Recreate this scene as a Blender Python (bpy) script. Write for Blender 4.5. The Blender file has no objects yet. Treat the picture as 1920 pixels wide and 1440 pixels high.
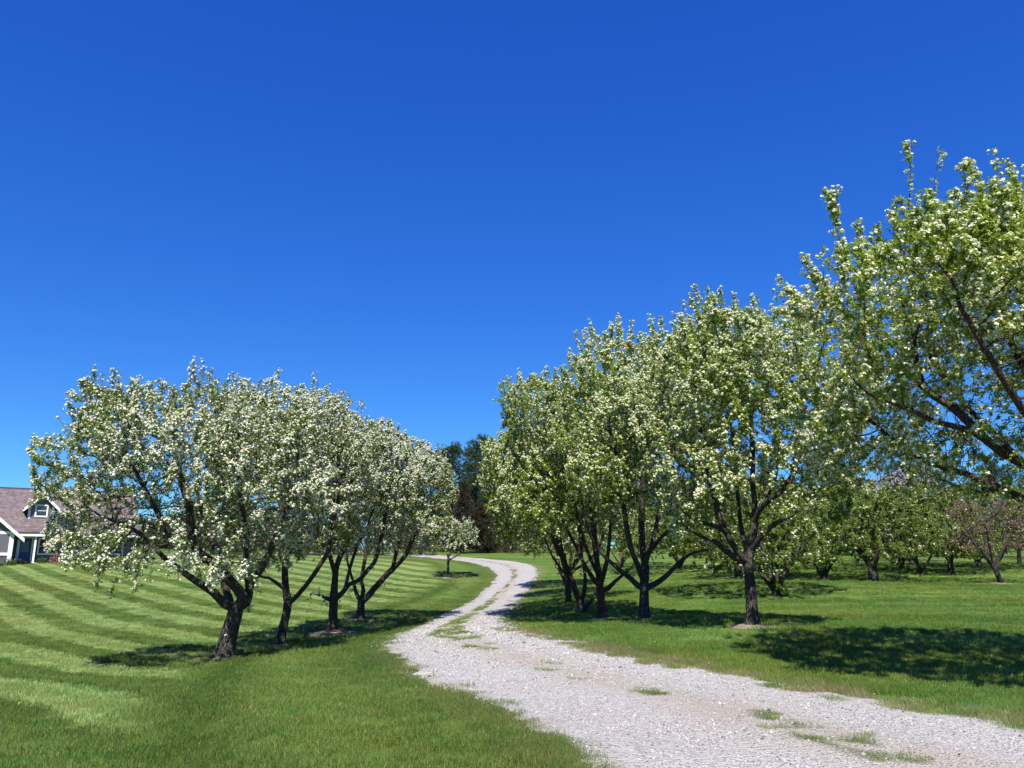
import bpy, math, random
import numpy as np
from mathutils import Vector
C = bpy.context.scene.collection
R = math.radians
# ------------------------------------------------------------------ camera
PITCH = R(12.5); FPX = 1442.0; CZ = 1.6
cam_d = bpy.data.cameras.new("camera"); cam = bpy.data.objects.new("camera", cam_d); C.objects.link(cam)
cam.location = (0, 0, CZ); cam.rotation_euler = (R(90) + PITCH, 0, 0)
cam_d.sensor_fit = 'HORIZONTAL'; cam_d.sensor_width = 36; cam_d.lens = FPX / 1920 * 36
cam_d.clip_start = 0.05; cam_d.clip_end = 3000
bpy.context.scene.camera = cam
# ------------------------------------------------------------------ sky, sun, exposure
SUN_EL, SUN_AZ = 52.0, 181.0
w = bpy.data.worlds.new("World"); bpy.context.scene.world = w; w.use_nodes = True
nt = w.node_tree; nt.nodes.clear()
sky = nt.nodes.new('ShaderNodeTexSky'); sky.sky_type = 'NISHITA'; sky.sun_disc = False
sky.sun_elevation = R(SUN_EL); sky.sun_rotation = R(SUN_AZ)
sky.altitude = 300; sky.air_density = 1.0; sky.dust_density = 0.0; sky.ozone_density = 3.0
hs = nt.nodes.new('ShaderNodeHueSaturation'); hs.inputs['Saturation'].default_value = 1.32; hs.inputs['Value'].default_value = 1.0
hs.inputs['Hue'].default_value = 0.508
bg = nt.nodes.new('ShaderNodeBackground'); bg.inputs['Strength'].default_value = 0.125
wo = nt.nodes.new('ShaderNodeOutputWorld')
sr = nt.nodes.new('ShaderNodeSeparateColor'); cr = nt.nodes.new('ShaderNodeCombineColor')     # clear deep blue spring sky
nt.links.new(sky.outputs[0], hs.inputs['Color']); nt.links.new(hs.outputs[0], sr.inputs[0])
EXPO = 1.0
for ch, (gain, pw) in enumerate(((.265, .78), (.619, .85), (1.017, .63))):
    p1 = nt.nodes.new('ShaderNodeMath'); p1.operation = 'POWER'; p1.inputs[1].default_value = pw
    m1 = nt.nodes.new('ShaderNodeMath'); m1.operation = 'MULTIPLY'; m1.inputs[1].default_value = gain * .1436 ** pw / (.125 * 2 ** EXPO)
    nt.links.new(sr.outputs[ch], p1.inputs[0]); nt.links.new(p1.outputs[0], m1.inputs[0]); nt.links.new(m1.outputs[0], cr.inputs[ch])
nt.links.new(cr.outputs[0], bg.inputs[0]); nt.links.new(bg.outputs[0], wo.inputs[0])
sd = bpy.data.lights.new("sun", 'SUN'); sun = bpy.data.objects.new("sun", sd); C.objects.link(sun)
sd.energy = 4.6; sd.angle = R(0.53); sd.color = (1.0, 0.95, 0.86)
sun.rotation_euler = (R(90 - SUN_EL), 0, R(180 - SUN_AZ)); sun.location = (-5, -20, 40)
vs = bpy.context.scene.view_settings
vs.view_transform = 'Standard'; vs.look = 'None'; vs.gamma = 1; vs.exposure = EXPO; vs.use_curve_mapping = False
cy = bpy.context.scene.cycles
cy.max_bounces = 8; cy.transparent_max_bounces = 8; cy.diffuse_bounces = 3; cy.transmission_bounces = 6

# ------------------------------------------------------------------ helpers
def unproj(u, v, Y):
    cx = (u - 960) / FPX; c = (720 - v) / FPX
    dy = math.cos(PITCH) - c * math.sin(PITCH); dz = math.sin(PITCH) + c * math.cos(PITCH)
    return (cx / dy * Y, Y, CZ + dz / dy * Y)

def mesh_obj(name, V, faces, mat=None, parent=None, smooth=False, attrs=None, mats=None, midx=None):
    """faces: list of (n,k) int arrays"""
    me = bpy.data.meshes.new(name)
    V = np.asarray(V, np.float32)
    me.vertices.add(len(V)); me.vertices.foreach_set('co', V.ravel())
    loops = []; starts = []; o = 0
    for f in faces:
        f = np.asarray(f, np.int32)
        if len(f) == 0: continue
        k = f.shape[1]; loops.append(f.ravel()); starts.append(o + np.arange(len(f)) * k); o += f.size
    if loops:
        L = np.concatenate(loops).astype(np.int32); S = np.concatenate(starts).astype(np.int32)
        me.loops.add(len(L)); me.loops.foreach_set('vertex_index', L)
        me.polygons.add(len(S)); me.polygons.foreach_set('loop_start', S)
        if midx is not None: me.polygons.foreach_set('material_index', np.asarray(midx, np.int32))
        me.polygons.foreach_set('use_smooth', np.full(len(S), smooth))
    for k, (typ, arr) in (attrs or {}).items():
        a = me.attributes.new(k, typ, 'POINT'); arr = np.asarray(arr)
        if typ == 'FLOAT_COLOR':
            arr = np.c_[arr, np.ones(len(arr))] if arr.shape[1] == 3 else arr
            a.data.foreach_set('color', arr.astype(np.float32).ravel())
        elif typ == 'FLOAT_VECTOR': a.data.foreach_set('vector', arr.astype(np.float32).ravel())
        elif typ == 'FLOAT': a.data.foreach_set('value', arr.astype(np.float32))
        else: a.data.foreach_set('value', arr.astype(np.int32))
    for m in (mats or ([mat] if mat else [])): me.materials.append(m)
    me.update(calc_edges=True)
    o = bpy.data.objects.new(name, me); C.objects.link(o)
    if parent: o.parent = parent
    return o

def tag(o, label=None, cat=None, group=None, kind=None):
    if label: o['label'] = label
    if cat: o['category'] = cat
    if group: o['group'] = group
    if kind: o['kind'] = kind
    return o
def empty(name, loc, rz=0, label=None, cat=None, group=None):
    o = bpy.data.objects.new(name, None); C.objects.link(o); o.location = loc; o.rotation_euler = (0, 0, rz)
    o.empty_display_size = 0.3
    return tag(o, label, cat, group)

class MB:
    """collects boxes and prisms into one mesh"""
    def __init__(s): s.V = []; s.Q = []; s.T = []; s.n = 0
    def add(s, v, q=(), t=()):
        s.V += [tuple(p) for p in v]
        s.Q += [[i + s.n for i in f] for f in q]; s.T += [[i + s.n for i in f] for f in t]; s.n += len(v); return s
    def box(s, a, b):
        x0, y0, z0 = a; x1, y1, z1 = b
        return s.add([(x0,y0,z0),(x1,y0,z0),(x1,y1,z0),(x0,y1,z0),(x0,y0,z1),(x1,y0,z1),(x1,y1,z1),(x0,y1,z1)],
                     [(3,2,1,0),(4,5,6,7),(0,1,5,4),(1,2,6,5),(2,3,7,6),(3,0,4,7)])
    def slab(s, p, off):
        """quad p (4 pts) extruded by vector off"""
        p = [Vector(q) for q in p]; o = Vector(off)
        return s.add(p + [q + o for q in p], [(3,2,1,0),(4,5,6,7),(0,1,5,4),(1,2,6,5),(2,3,7,6),(3,0,4,7)])
    def prism3(s, p, off):
        p = [Vector(q) for q in p]; o = Vector(off)
        return s.add(p + [q + o for q in p], [(0,1,4,3),(1,2,5,4),(2,0,3,5)], [(2,1,0),(3,4,5)])
    def cyl(s, c, r, h, n=12, r2=None):
        r2 = r if r2 is None else r2
        a = [i * 2 * math.pi / n for i in range(n)]
        v = [(c[0]+r*math.cos(t), c[1]+r*math.sin(t), c[2]) for t in a] + [(c[0]+r2*math.cos(t), c[1]+r2*math.sin(t), c[2]+h) for t in a] + [(c[0],c[1],c[2]),(c[0],c[1],c[2]+h)]
        return s.add(v, [(i,(i+1)%n,n+(i+1)%n,n+i) for i in range(n)], [((i+1)%n,i,2*n) for i in range(n)]+[(n+i,n+(i+1)%n,2*n+1) for i in range(n)])
    def build(s, name, mat, parent=None, smooth=False):
        return mesh_obj(name, s.V, [np.array(s.Q).reshape(-1,4), np.array(s.T).reshape(-1,3)], mat, parent, smooth)

def vnoise(p, seed=0):
    """smooth value noise, p (n,d) -> 0..1"""
    p = np.asarray(p, float); i = np.floor(p).astype(np.int64); f = p - i; f = f * f * (3 - 2 * f)
    d = p.shape[1]; out = np.zeros(len(p))
    for c in range(2 ** d):
        wgt = np.ones(len(p)); h = np.full(len(p), seed * 374761393 + 1013, np.int64)
        for k in range(d):
            b = (c >> k) & 1
            wgt *= f[:, k] if b else 1 - f[:, k]
            h = (h ^ ((i[:, k] + b) * [73856093, 19349663, 83492791][k])) * 1274126177 & 0x7fffffff
        h = (h ^ (h >> 13)) * 668265263 & 0x7fffffff
        out += wgt * ((h ^ (h >> 15)) % 65536 / 65535.0)
    return out
def fbm(p, seed=0, o=3):
    return sum(vnoise(np.asarray(p) * 2 ** k, seed + k) / 2 ** k for k in range(o)) / (2 - 2 ** (1 - o))
def sm(a, b, x):
    t = np.clip((np.asarray(x, float) - a) / (b - a), 0, 1); return t * t * (3 - 2 * t)

# ------------------------------------------------------------------ materials
def mat_new(name):
    m = bpy.data.materials.new(name); m.use_nodes = True; n = m.node_tree; n.nodes.clear()
    out = n.nodes.new('ShaderNodeOutputMaterial'); b = n.nodes.new('ShaderNodeBsdfPrincipled')
    n.links.new(b.outputs[0], out.inputs[0]); return m, n, b, out
def node(n, t, **kw):
    x = n.nodes.new(t)
    for k, v in kw.items(): setattr(x, k, v)
    return x
def ramp(n, fac, stops):
    r = n.nodes.new('ShaderNodeValToRGB'); e = r.color_ramp.elements
    while len(e) < len(stops): e.new(0.5)
    for el, (p, c) in zip(e, stops): el.position = p; el.color = (*c, 1)
    n.links.new(fac, r.inputs[0]); return r.outputs[0]
def mixc(n, fac, a, b, mode='MIX'):
    m = n.nodes.new('ShaderNodeMix'); m.data_type = 'RGBA'; m.blend_type = mode
    for s, x in ((m.inputs[0], fac), (m.inputs[6], a), (m.inputs[7], b)):
        if isinstance(x, (int, float)): s.default_value = x
        elif isinstance(x, tuple): s.default_value = (*x, 1)
        else: n.links.new(x, s)
    return m.outputs[2]
def math_(n, op, a, b=None, c=None):
    m = n.nodes.new('ShaderNodeMath'); m.operation = op
    for i, x in enumerate((a, b, c)):
        if x is None: continue
        if isinstance(x, (int, float)): m.inputs[i].default_value = x
        else: n.links.new(x, m.inputs[i])
    return m.outputs[0]
def noise(n, scale, detail=3, vec=None, rough=0.55):
    t = n.nodes.new('ShaderNodeTexNoise'); t.inputs['Scale'].default_value = scale; t.inputs['Detail'].default_value = detail; t.inputs['Roughness'].default_value = rough
    if vec is not None: n.links.new(vec, t.inputs['Vector'])
    return t.outputs[0]
def bump(n, b, h, strength, dist):
    x = n.nodes.new('ShaderNodeBump'); x.inputs['Strength'].default_value = strength; x.inputs['Distance'].default_value = dist
    n.links.new(h, x.inputs['Height']); n.links.new(x.outputs[0], b.inputs['Normal'])
def pos(n): return n.nodes.new('ShaderNodeNewGeometry').outputs['Position']
def mapping(n, vec, scale):
    m = n.nodes.new('ShaderNodeMapping'); m.inputs['Scale'].default_value = scale; n.links.new(vec, m.inputs[0]); return m.outputs[0]

def leaf_material(name, stops, transl=0.45, tcol=None, rough=0.5, spec=0.3):
    m, n, b, out = mat_new(name)
    g = n.nodes.new('ShaderNodeNewGeometry')
    col = ramp(n, g.outputs['Random Per Island'], stops)
    n.links.new(col, b.inputs['Base Color']); b.inputs['Roughness'].default_value = rough; b.inputs['Specular IOR Level'].default_value = spec
    t = n.nodes.new('ShaderNodeBsdfTranslucent'); tc = mixc(n, 1.0, col, tcol or (1.3, 1.3, 0.7), 'MULTIPLY'); n.links.new(tc, t.inputs[0])
    mx = n.nodes.new('ShaderNodeMixShader'); mx.inputs[0].default_value = transl
    n.links.new(b.outputs[0], mx.inputs[1]); n.links.new(t.outputs[0], mx.inputs[2]); n.links.new(mx.outputs[0], out.inputs[0])
    return m
def plain(name, col, rough=0.7, var=0.15, scale=3.0, bumpd=0.0, bscale=40):
    m, n, b, out = mat_new(name)
    p = pos(n); f = noise(n, scale, 4, p)
    c0 = tuple(c * (1 - var) for c in col); c1 = tuple(min(1, c * (1 + var)) for c in col)
    n.links.new(ramp(n, f, [(0.3, c0), (0.7, c1)]), b.inputs['Base Color']); b.inputs['Roughness'].default_value = rough
    if bumpd: bump(n, b, noise(n, bscale, 4, p), 0.6, bumpd)
    return m
def bark_material(name, c0, c1, c2):
    m, n, b, out = mat_new(name)
    tc = n.nodes.new('ShaderNodeTexCoord').outputs['Object']
    v = n.nodes.new('ShaderNodeTexVoronoi'); v.feature = 'DISTANCE_TO_EDGE'; v.inputs['Scale'].default_value = 1
    dist = node(n, 'ShaderNodeVectorMath', operation='ADD'); nz = n.nodes.new('ShaderNodeTexNoise'); nz.inputs['Scale'].default_value = 7
    n.links.new(tc, nz.inputs['Vector']); sc = node(n, 'ShaderNodeVectorMath', operation='SCALE'); sc.inputs[3].default_value = 0.06
    n.links.new(nz.outputs['Color'], sc.inputs[0]); n.links.new(tc, dist.inputs[0]); n.links.new(sc.outputs[0], dist.inputs[1])
    n.links.new(mapping(n, dist.outputs[0], (34, 34, 7)), v.inputs['Vector'])
    big = noise(n, 5, 4, tc); fine = noise(n, 60, 4, tc)
    h = math_(n, 'ADD', math_(n, 'MULTIPLY', v.outputs['Distance'], 1.6), math_(n, 'MULTIPLY', fine, 0.35))
    col = ramp(n, h, [(0.12, c0), (0.45, c1), (0.95, c2)])
    col = mixc(n, math_(n, 'MULTIPLY', big, 0.7), col, c0)
    n.links.new(col, b.inputs['Base Color']); b.inputs['Roughness'].default_value = 0.85; b.inputs['Specular IOR Level'].default_value = 0.2
    bump(n, b, h, 1.0, 0.02)
    return m

LEAF = leaf_material('apple_leaf', [(0.0, (0.13, 0.205, 0.022)), (0.5, (0.245, 0.325, 0.045)), (1.0, (0.37, 0.42, 0.09))], 0.5, (1.25, 1.35, 0.55), 0.45)
LEAF_FAR = leaf_material('orchard_leaf', [(0.0, (0.115, 0.17, 0.03)), (0.6, (0.20, 0.26, 0.055)), (1.0, (0.31, 0.35, 0.10))], 0.5, (1.2, 1.3, 0.6))
BLOSSOM = leaf_material('blossom_petal', [(0.0, (0.70, 0.71, 0.46)), (0.5, (0.80, 0.81, 0.60)), (1.0, (0.84, 0.82, 0.72))], 0.32, (1.0, 1.0, 0.7), 0.6, 0.2)
BLOSSOM_W = leaf_material('white_petal', [(0.0, (0.76, 0.755, 0.60)), (0.6, (0.83, 0.825, 0.72)), (1.0, (0.85, 0.83, 0.80))], 0.32, (1.0, 1.0, 0.8), 0.6, 0.2)
BUD = leaf_material('pink_bud', [(0.0, (0.16, 0.075, 0.055)), (0.6, (0.25, 0.15, 0.12)), (1.0, (0.36, 0.27, 0.22))], 0.3, (1.1, 1.0, 0.9))
BARK = bark_material('dark_bark', (0.012, 0.010, 0.009), (0.085, 0.070, 0.060), (0.27, 0.235, 0.205))
BARK_RED = bark_material('reddish_bark', (0.016, 0.009, 0.008), (0.105, 0.062, 0.050), (0.27, 0.20, 0.165))
PINE = leaf_material('pine_needle', [(0.0, (0.018, 0.036, 0.011)), (0.6, (0.036, 0.060, 0.018)), (1.0, (0.064, 0.090, 0.028))], 0.2, (1, 1.1, 0.6), 0.6)
PINE_B = leaf_material('bluish_needle', [(0.0, (0.018, 0.040, 0.018)), (1.0, (0.055, 0.088, 0.038))], 0.2, (1, 1.1, 0.8), 0.6)
BROWN = leaf_material('rusty_foliage', [(0.0, (0.026, 0.024, 0.013)), (0.7, (0.050, 0.043, 0.024)), (1.0, (0.088, 0.064, 0.040))], 0.2, (1.1, 1, 0.8), 0.7)
OLIVE = leaf_material('olive_foliage', [(0.0, (0.04, 0.045, 0.018)), (0.7, (0.085, 0.085, 0.04)), (1.0, (0.14, 0.125, 0.065))], 0.25, (1.1, 1, 0.7), 0.7)
GREY_TWIG = leaf_material('grey_twig', [(0.0, (0.05, 0.042, 0.036)), (1.0, (0.13, 0.11, 0.095))], 0.05, (1, 1, 1), 0.8)

# ------------------------------------------------------------------ terrain
ROAD = [((1130,1440,6.4),(1850,1355,8.2)),((1000,1370,7.9),(1563,1303,10.2)),((860,1300,10.6),(1280,1250,13)),((780,1258,13.5),(1120,1217,15.5)),
((723,1213,18),(1007,1192,19)),((757,1187,24),(955,1180,23)),((810,1167,32),(945,1160,30)),((857,1143,42),(962,1140,40)),((893,1123,50),(980,1120,49)),
((920,1097,58),(1000,1093,58)),((932,1080,64),(1007,1070,68)),((913,1063,70),(985,1057,76)),((873,1053,75),(920,1049,80)),((797,1045,81),(813,1041,84.5))]
PXG = [(420,1235,18),(525,1212,23),(622,1190,27),(675,1163,33),(838,1084,62),(1410,1175,18),(1207,1163,22.5),(1127,1163,27),(1090,1147,31),
(0,1290,12.5),(250,1268,16),(0,1262,17),(0,1200,26),(200,1200,25),(0,1150,36),(0,1100,50),(0,1056,70),(300,1058,69),(300,1150,35),(600,1062,66),(600,1105,48),(760,1105,52),
(1455,1118,32),(1638,1090,42),(1785,1080,48),(1878,1095,42),(1920,1230,14),(1800,1140,26),(1300,1100,38),(1920,1045,75),(1150,1045,80),(1400,1062,60)]
WG = [(0,0,0),(0,-20,.1),(20,-20,.2),(-20,-20,-.3),(-14,0,-.2),(20,2,.1),(-5,6,-.02),(45,20,.3),(-45,15,-.6),(-90,100,2.),(0,120,2.2),(80,100,2.2),(0,180,3),(-120,180,3),(120,180,3),(110,0,1),(-110,0,0)]
gp = np.array([unproj(*p) for p in PXG] + [tuple(map(float, q)) for q in WG] + [unproj(*q) for ab in ROAD for q in ab])
def _U(r2): return 0.5 * r2 * np.log(r2 + 1e-9)
_n = len(gp); _K = _U(((gp[:, None, :2] - gp[None, :, :2]) ** 2).sum(-1) / 100.) + np.eye(_n) * 0.02
_Q = np.c_[np.ones(_n), gp[:, :2] / 10.]
_S = np.linalg.solve(np.block([[_K, _Q], [_Q.T, np.zeros((3, 3))]]), np.r_[gp[:, 2], 0, 0, 0])
def hz(x, y):
    x = np.asarray(x, float); y = np.asarray(y, float); sh = np.broadcast(x, y).shape
    xs = np.broadcast_to(x, sh).ravel(); ys = np.broadcast_to(y, sh).ravel(); out = np.empty(len(xs))
    for i in range(0, len(xs), 20000):
        a = xs[i:i + 20000]; b = ys[i:i + 20000]
        ac = np.clip(a, -125, 125); bc = np.clip(b, -25, 185)
        d = ((ac[:, None] - gp[None, :, 0]) ** 2 + (bc[:, None] - gp[None, :, 1]) ** 2) / 100.
        h = _U(d) @ _S[:_n] + _S[_n] + _S[_n + 1] * ac / 10 + _S[_n + 2] * bc / 10
        h += 0.035 * (fbm(np.c_[a, b] * 0.35, 5, 2) - .5) * np.clip(1 - np.hypot(a, b) / 90, 0, 1)
        out[i:i + 20000] = h
    return out.reshape(sh)
def gz(x, y): return float(hz(np.array([x]), np.array([y]))[0])

# road stations, smoothed
def catmull(P, m):
    P = np.asarray(P, float); Q = np.vstack([2 * P[0] - P[1], P, 2 * P[-1] - P[-2]]); out = []
    for i in range(1, len(Q) - 2):
        t = np.linspace(0, 1, m, endpoint=False)[:, None]
        p0, p1, p2, p3 = Q[i - 1], Q[i], Q[i + 1], Q[i + 2]
        out.append(0.5 * (2 * p1 + (p2 - p0) * t + (2 * p0 - 5 * p1 + 4 * p2 - p3) * t ** 2 + (3 * p1 - p0 - 3 * p2 + p3) * t ** 3))
    return np.vstack(out + [P[-1:]])
Lp = np.array([(3.2, 0.0), (2.0, 3.2)] + [unproj(*a)[:2] for a, b in ROAD] + [(-16, 86.5), (-26, 92)])
Rp = np.array([(8.4, 2.2), (6.6, 5.2)] + [unproj(*b)[:2] for a, b in ROAD] + [(-15, 90), (-25, 95.5)])
MS = 26
RL = catmull(Lp, MS); RR = catmull(Rp, MS); RC = (RL + RR) / 2
ST = np.arange(len(RC)) / MS - 2            # station number, 0 = first traced pair
def road_coord(x, y):
    """cross coordinate t (0 left edge .. 1 right edge), width, station"""
    x = np.asarray(x, float).ravel(); y = np.asarray(y, float).ravel(); T = np.empty(len(x)); Wd = np.empty(len(x)); S = np.empty(len(x))
    for i in range(0, len(x), 10000):
        a = x[i:i + 10000]; b = y[i:i + 10000]
        tt = np.linspace(0, 1, 5); best = np.full(len(a), 1e9); k = np.zeros(len(a), int)
        for q in tt:
            P = RL * (1 - q) + RR * q
            d = (a[:, None] - P[None, :, 0]) ** 2 + (b[:, None] - P[None, :, 1]) ** 2
            kk = d.argmin(1); dd = d[np.arange(len(a)), kk]; u = dd < best; best[u] = dd[u]; k[u] = kk[u]
        e = RR[k] - RL[k]; w2 = (e ** 2).sum(1)
        T[i:i + 10000] = ((a - RL[k, 0]) * e[:, 0] + (b - RL[k, 1]) * e[:, 1]) / w2
        Wd[i:i + 10000] = np.sqrt(w2); S[i:i + 10000] = ST[k]
    return T, Wd, S
def edge_wob(x, y):
    q = np.c_[x, y]
    return (fbm(q * 1.1, 15, 3) - .5) * .62 + (vnoise(q * 4.5, 16) - .5) * .30 + (vnoise(q * 11, 17) - .5) * .12
def road_lift(t):
    """height of the driveway surface over the terrain"""
    return .036 + .02 * np.clip((t - .5) ** 2 * -4 + 1, 0, 1) - .026 * (np.exp(-((t - .26) / .1) ** 2) + np.exp(-((t - .74) / .1) ** 2))
def weed_cover(t, s, x, y):
    """0..1 grass cover of the strip between the wheel tracks"""
    c = np.interp(s, [-2, 1, 2.5, 4, 5, 6, 8, 12], [.52, .52, .52, .48, .43, .42, .44, .45])
    hw = np.interp(s, [-2, 1, 3.6, 4.2, 5, 6, 7, 9, 12], [.07, .07, .09, .15, .16, .13, .10, .08, .05])
    dens = np.interp(s, [-2, 0, 1, 3.2, 3.8, 4.4, 6.5, 8, 10, 13], [.75, .70, .50, .42, .50, 1.0, .9, .75, .65, .5])
    nz = .6 * fbm(np.c_[t * 12, s * 4.2], 21, 3) + .4 * fbm(np.c_[x, y] * 3.1, 22, 2)
    d = np.abs(t - c + (fbm(np.c_[x, y] * .8, 4, 2) - .5) * .12)
    return sm(0.25, -0.1, d / hw - 0.75) * sm(0.62, 0.46, nz + (1 - dens) * .32)

def lawn_tint(x, y):
    """grass colour with patches; mowing stripes paint the sheen of bent blades into the tint"""
    x = np.asarray(x, float).ravel(); y = np.asarray(y, float).ravel()
    t, wd, s = road_coord(x, y)
    mr = 0.98 + (0.22 - 0.98) * sm(22, 44, y)
    G = np.interp(x, [-80, -42.5, -33, -28.5, -21.5, -16, -8], [-85, -40, -28.4, -23.2, -14.6, -7.9, 0])
    ss = y + np.where(x < -8, G, (x + 8) * mr) - 9.36 + (fbm(np.c_[x, y] * .22, 9, 3) - .5) * .5
    hp = np.interp(ss, [-12, -1.6, .4, 2.6, 4.3, 6.3, 7.9, 9.7, 11.4, 13.3, 15.1, 17.0, 90], [15.5, 10, 9, 8, 7, 6, 5, 4, 3, 2, 1, 0, -40])
    ph = (hp / 2) % 1.0                                  # 0 - .5 dark pass, .5 - 1 light pass
    sq = sm(.47, .53, ph) * sm(1.0, .96, ph)
    edge = np.exp(-((ph - .57) / .055) ** 2) + np.exp(-((ph - .93) / .055) ** 2)
    edge_d = np.exp(-((ph - .06) / .055) ** 2) + np.exp(-((ph - .42) / .055) ** 2)
    st = 0.33 + 0.34 * sq + 0.34 * edge * sq - 0.24 * edge_d  # stripe tone: how bent blades catch the light, painted into the colour
    left = t < 0.5
    dl = -t * wd                                   # metres left of the driveway
    per = sm(4.2, 3.0, dl) * left                   # perimeter passes beside the driveway
    st = st * (1 - per) + per * (0.28 - .24 * np.exp(-((dl - 3.0) / .35) ** 2) + .16 * np.exp(-((dl - 1.9) / .5) ** 2) - .14 * np.exp(-((dl - .5) / .5) ** 2))
    near = sm(24, 10, y) * sm(-4.5, .5, x); st = st * (1 - near * .7) + .36 * near * .7
    # right lawn: fine bands across the view
    rb = 0.47 + .20 * (vnoise(np.c_[x * .06 + 3, y * 1.15 + x * .08], 3) - .5) * 2 + .1 * (vnoise(np.c_[x * .1, y * 2.6], 13) - .5)
    st = np.where(left, st, rb)
    dark = np.array([.045, .082, .013]); mid = np.array([.097, .150, .034]); light = np.array([.208, .280, .098])
    st = np.clip(st + (fbm(np.c_[x, y] * .5, 31, 4) - .5) * .30, 0, 1)[:, None]
    c = np.where(st < .5, dark + (mid - dark) * st * 2, mid + (light - mid) * (st - .5) * 2)
    yel = sm(.50, .72, fbm(np.c_[x, y] * .33, 77, 4))[:, None] * np.where(left, .26, .36)[:, None]
    c = c * (1 - yel) + c * np.array([1.45, 1.0, .8]) * yel
    c = np.where((t > 1)[:, None], c * np.array([.84, .94, .80]), c)
    # thin, strawy turf at the driveway edge
    de = np.where(left, dl, (t - 1) * wd)
    ed = (sm(.75, .05, de) * sm(.30, .55, fbm(np.c_[x, y] * 2.7, 8, 2)))[:, None] * np.where(left, .18, .6)[:, None]
    return c * (1 - ed) + np.array([.20, .165, .10]) * ed

def spaced(a, b, fine0, fine1, s0, grow):
    v = [fine0]
    while v[-1] < fine1: v.append(v[-1] + s0)
    st = s0
    while v[-1] < b: st *= grow; v.append(v[-1] + st)
    lo = []; st = s0; q = fine0
    while q > a: st *= grow; q -= st; lo.append(q)
    return np.array(lo[::-1] + v)
gx = spaced(-900, 900, -46, 42, 0.30, 1.16); gy = spaced(-300, 1500, 3, 90, 0.30, 1.16)
GX, GY = np.meshgrid(gx, gy); GZ = hz(GX, GY)
fx, fy = GX.ravel(), GY.ravel()
nX, nY = len(gx), len(gy); ii = np.arange(nX * nY).reshape(nY, nX)
quads = np.stack([ii[:-1, :-1], ii[:-1, 1:], ii[1:, 1:], ii[1:, :-1]], -1).reshape(-1, 4)
m, n, b, out = mat_new('lawn_turf'); LAWN = m
at = node(n, 'ShaderNodeAttribute', attribute_name='tint')
p = pos(n)
f1 = noise(n, 22, 5, mapping(n, p, (1, .45, 1)), .7); f2 = noise(n, 95, 3, p, .7)
col = mixc(n, 1.0, at.outputs['Color'], ramp(n, f1, [(.25, (.55, .55, .5)), (.75, (1.45, 1.40, 1.4))]), 'MULTIPLY')
col = mixc(n, 1.0, col, ramp(n, f2, [(.25, (.6, .6, .55)), (.75, (1.4, 1.38, 1.35))]), 'MULTIPLY')
n.links.new(col, b.inputs['Base Color']); b.inputs['Roughness'].default_value = 0.85; b.inputs['Specular IOR Level'].default_value = 0.1
bump(n, b, f1, 0.8, 0.05)
lawn = mesh_obj('lawn', np.c_[fx, fy, GZ.ravel()], [quads], LAWN, smooth=True, attrs={'tint': ('FLOAT_COLOR', lawn_tint(fx, fy))})
tag(lawn, kind='structure')

# driveway
NC = 44; fr = np.linspace(-.012, 1.012, NC)
sub = 6; RLd = catmull(RL, sub); RRd = catmull(RR, sub); STd = np.interp(np.arange(len(RLd)) / sub, np.arange(len(ST)), ST)
PX_ = RLd[:, None, 0] * (1 - fr) + RRd[:, None, 0] * fr; PY_ = RLd[:, None, 1] * (1 - fr) + RRd[:, None, 1] * fr
wid = np.hypot(*(RRd - RLd).T)[:, None]
wob = edge_wob(PX_.ravel(), PY_.ravel()).reshape(PX_.shape)
k = (np.clip(np.abs(fr - .5) * 2 - .8, 0, 1) / .2)[None, :] * np.sign(fr - .5)[None, :]
ex = (RRd - RLd) / wid
PX_ = PX_ + ex[:, None, 0] * wob * k; PY_ = PY_ + ex[:, None, 1] * wob * k
tt = np.broadcast_to(fr, PX_.shape)
PZ_ = hz(PX_, PY_) + road_lift(tt)
PZ_[:, 0] -= .06; PZ_[:, -1] -= .06
sS = np.broadcast_to(STd[:, None], PX_.shape).ravel(); tS = tt.ravel(); xr, yr = PX_.ravel(), PY_.ravel()
wc = weed_cover(tS, sS, xr, yr)
WR = np.broadcast_to(wid, PX_.shape).ravel()
em = np.minimum(tS, 1 - tS) * WR
wc = np.maximum(wc, sm(.50, .02, em) * sm(.44, .60, fbm(np.c_[xr, yr] * 2.1, 71, 3)) * np.where(tS > .5, .9, .3))
cm = np.interp(sS, [-2, 1, 2.5, 4, 5, 6, 8, 12], [.52, .52, .52, .48, .43, .42, .44, .45])
mid_t = np.exp(-((tS - cm) / .12) ** 2) * 1.0 + sm(.42, .62, fbm(np.c_[xr, yr] * .7, 40, 3)) * .35 + .4 * (np.exp(-(tS / .05) ** 2) + np.exp(-((1 - tS) / .05) ** 2))
i2 = np.arange(PX_.size).reshape(PX_.shape)
rq = np.stack([i2[:-1, :-1], i2[:-1, 1:], i2[1:, 1:], i2[1:, :-1]], -1).reshape(-1, 4)
m, n, b, out = mat_new('gravel'); GRAVEL = m
p = pos(n)
v = n.nodes.new('ShaderNodeTexVoronoi'); v.inputs['Scale'].default_value = 42; n.links.new(p, v.inputs['Vector'])
v2 = n.nodes.new('ShaderNodeTexVoronoi'); v2.inputs['Scale'].default_value = 19; n.links.new(p, v2.inputs['Vector'])
sep = n.nodes.new('ShaderNodeSeparateColor'); n.links.new(v.outputs['Color'], sep.inputs[0])
stone = ramp(n, sep.outputs[0], [(0.0, (0.167, 0.161, 0.158)), (.12, (0.303, 0.288, 0.283)), (.5, (0.379, 0.363, 0.352)), (.85, (0.454, 0.439, 0.422)), (1.0, (0.500, 0.442, 0.397))])
sep2 = n.nodes.new('ShaderNodeSeparateColor'); n.links.new(v2.outputs['Color'], sep2.inputs[0])
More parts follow.
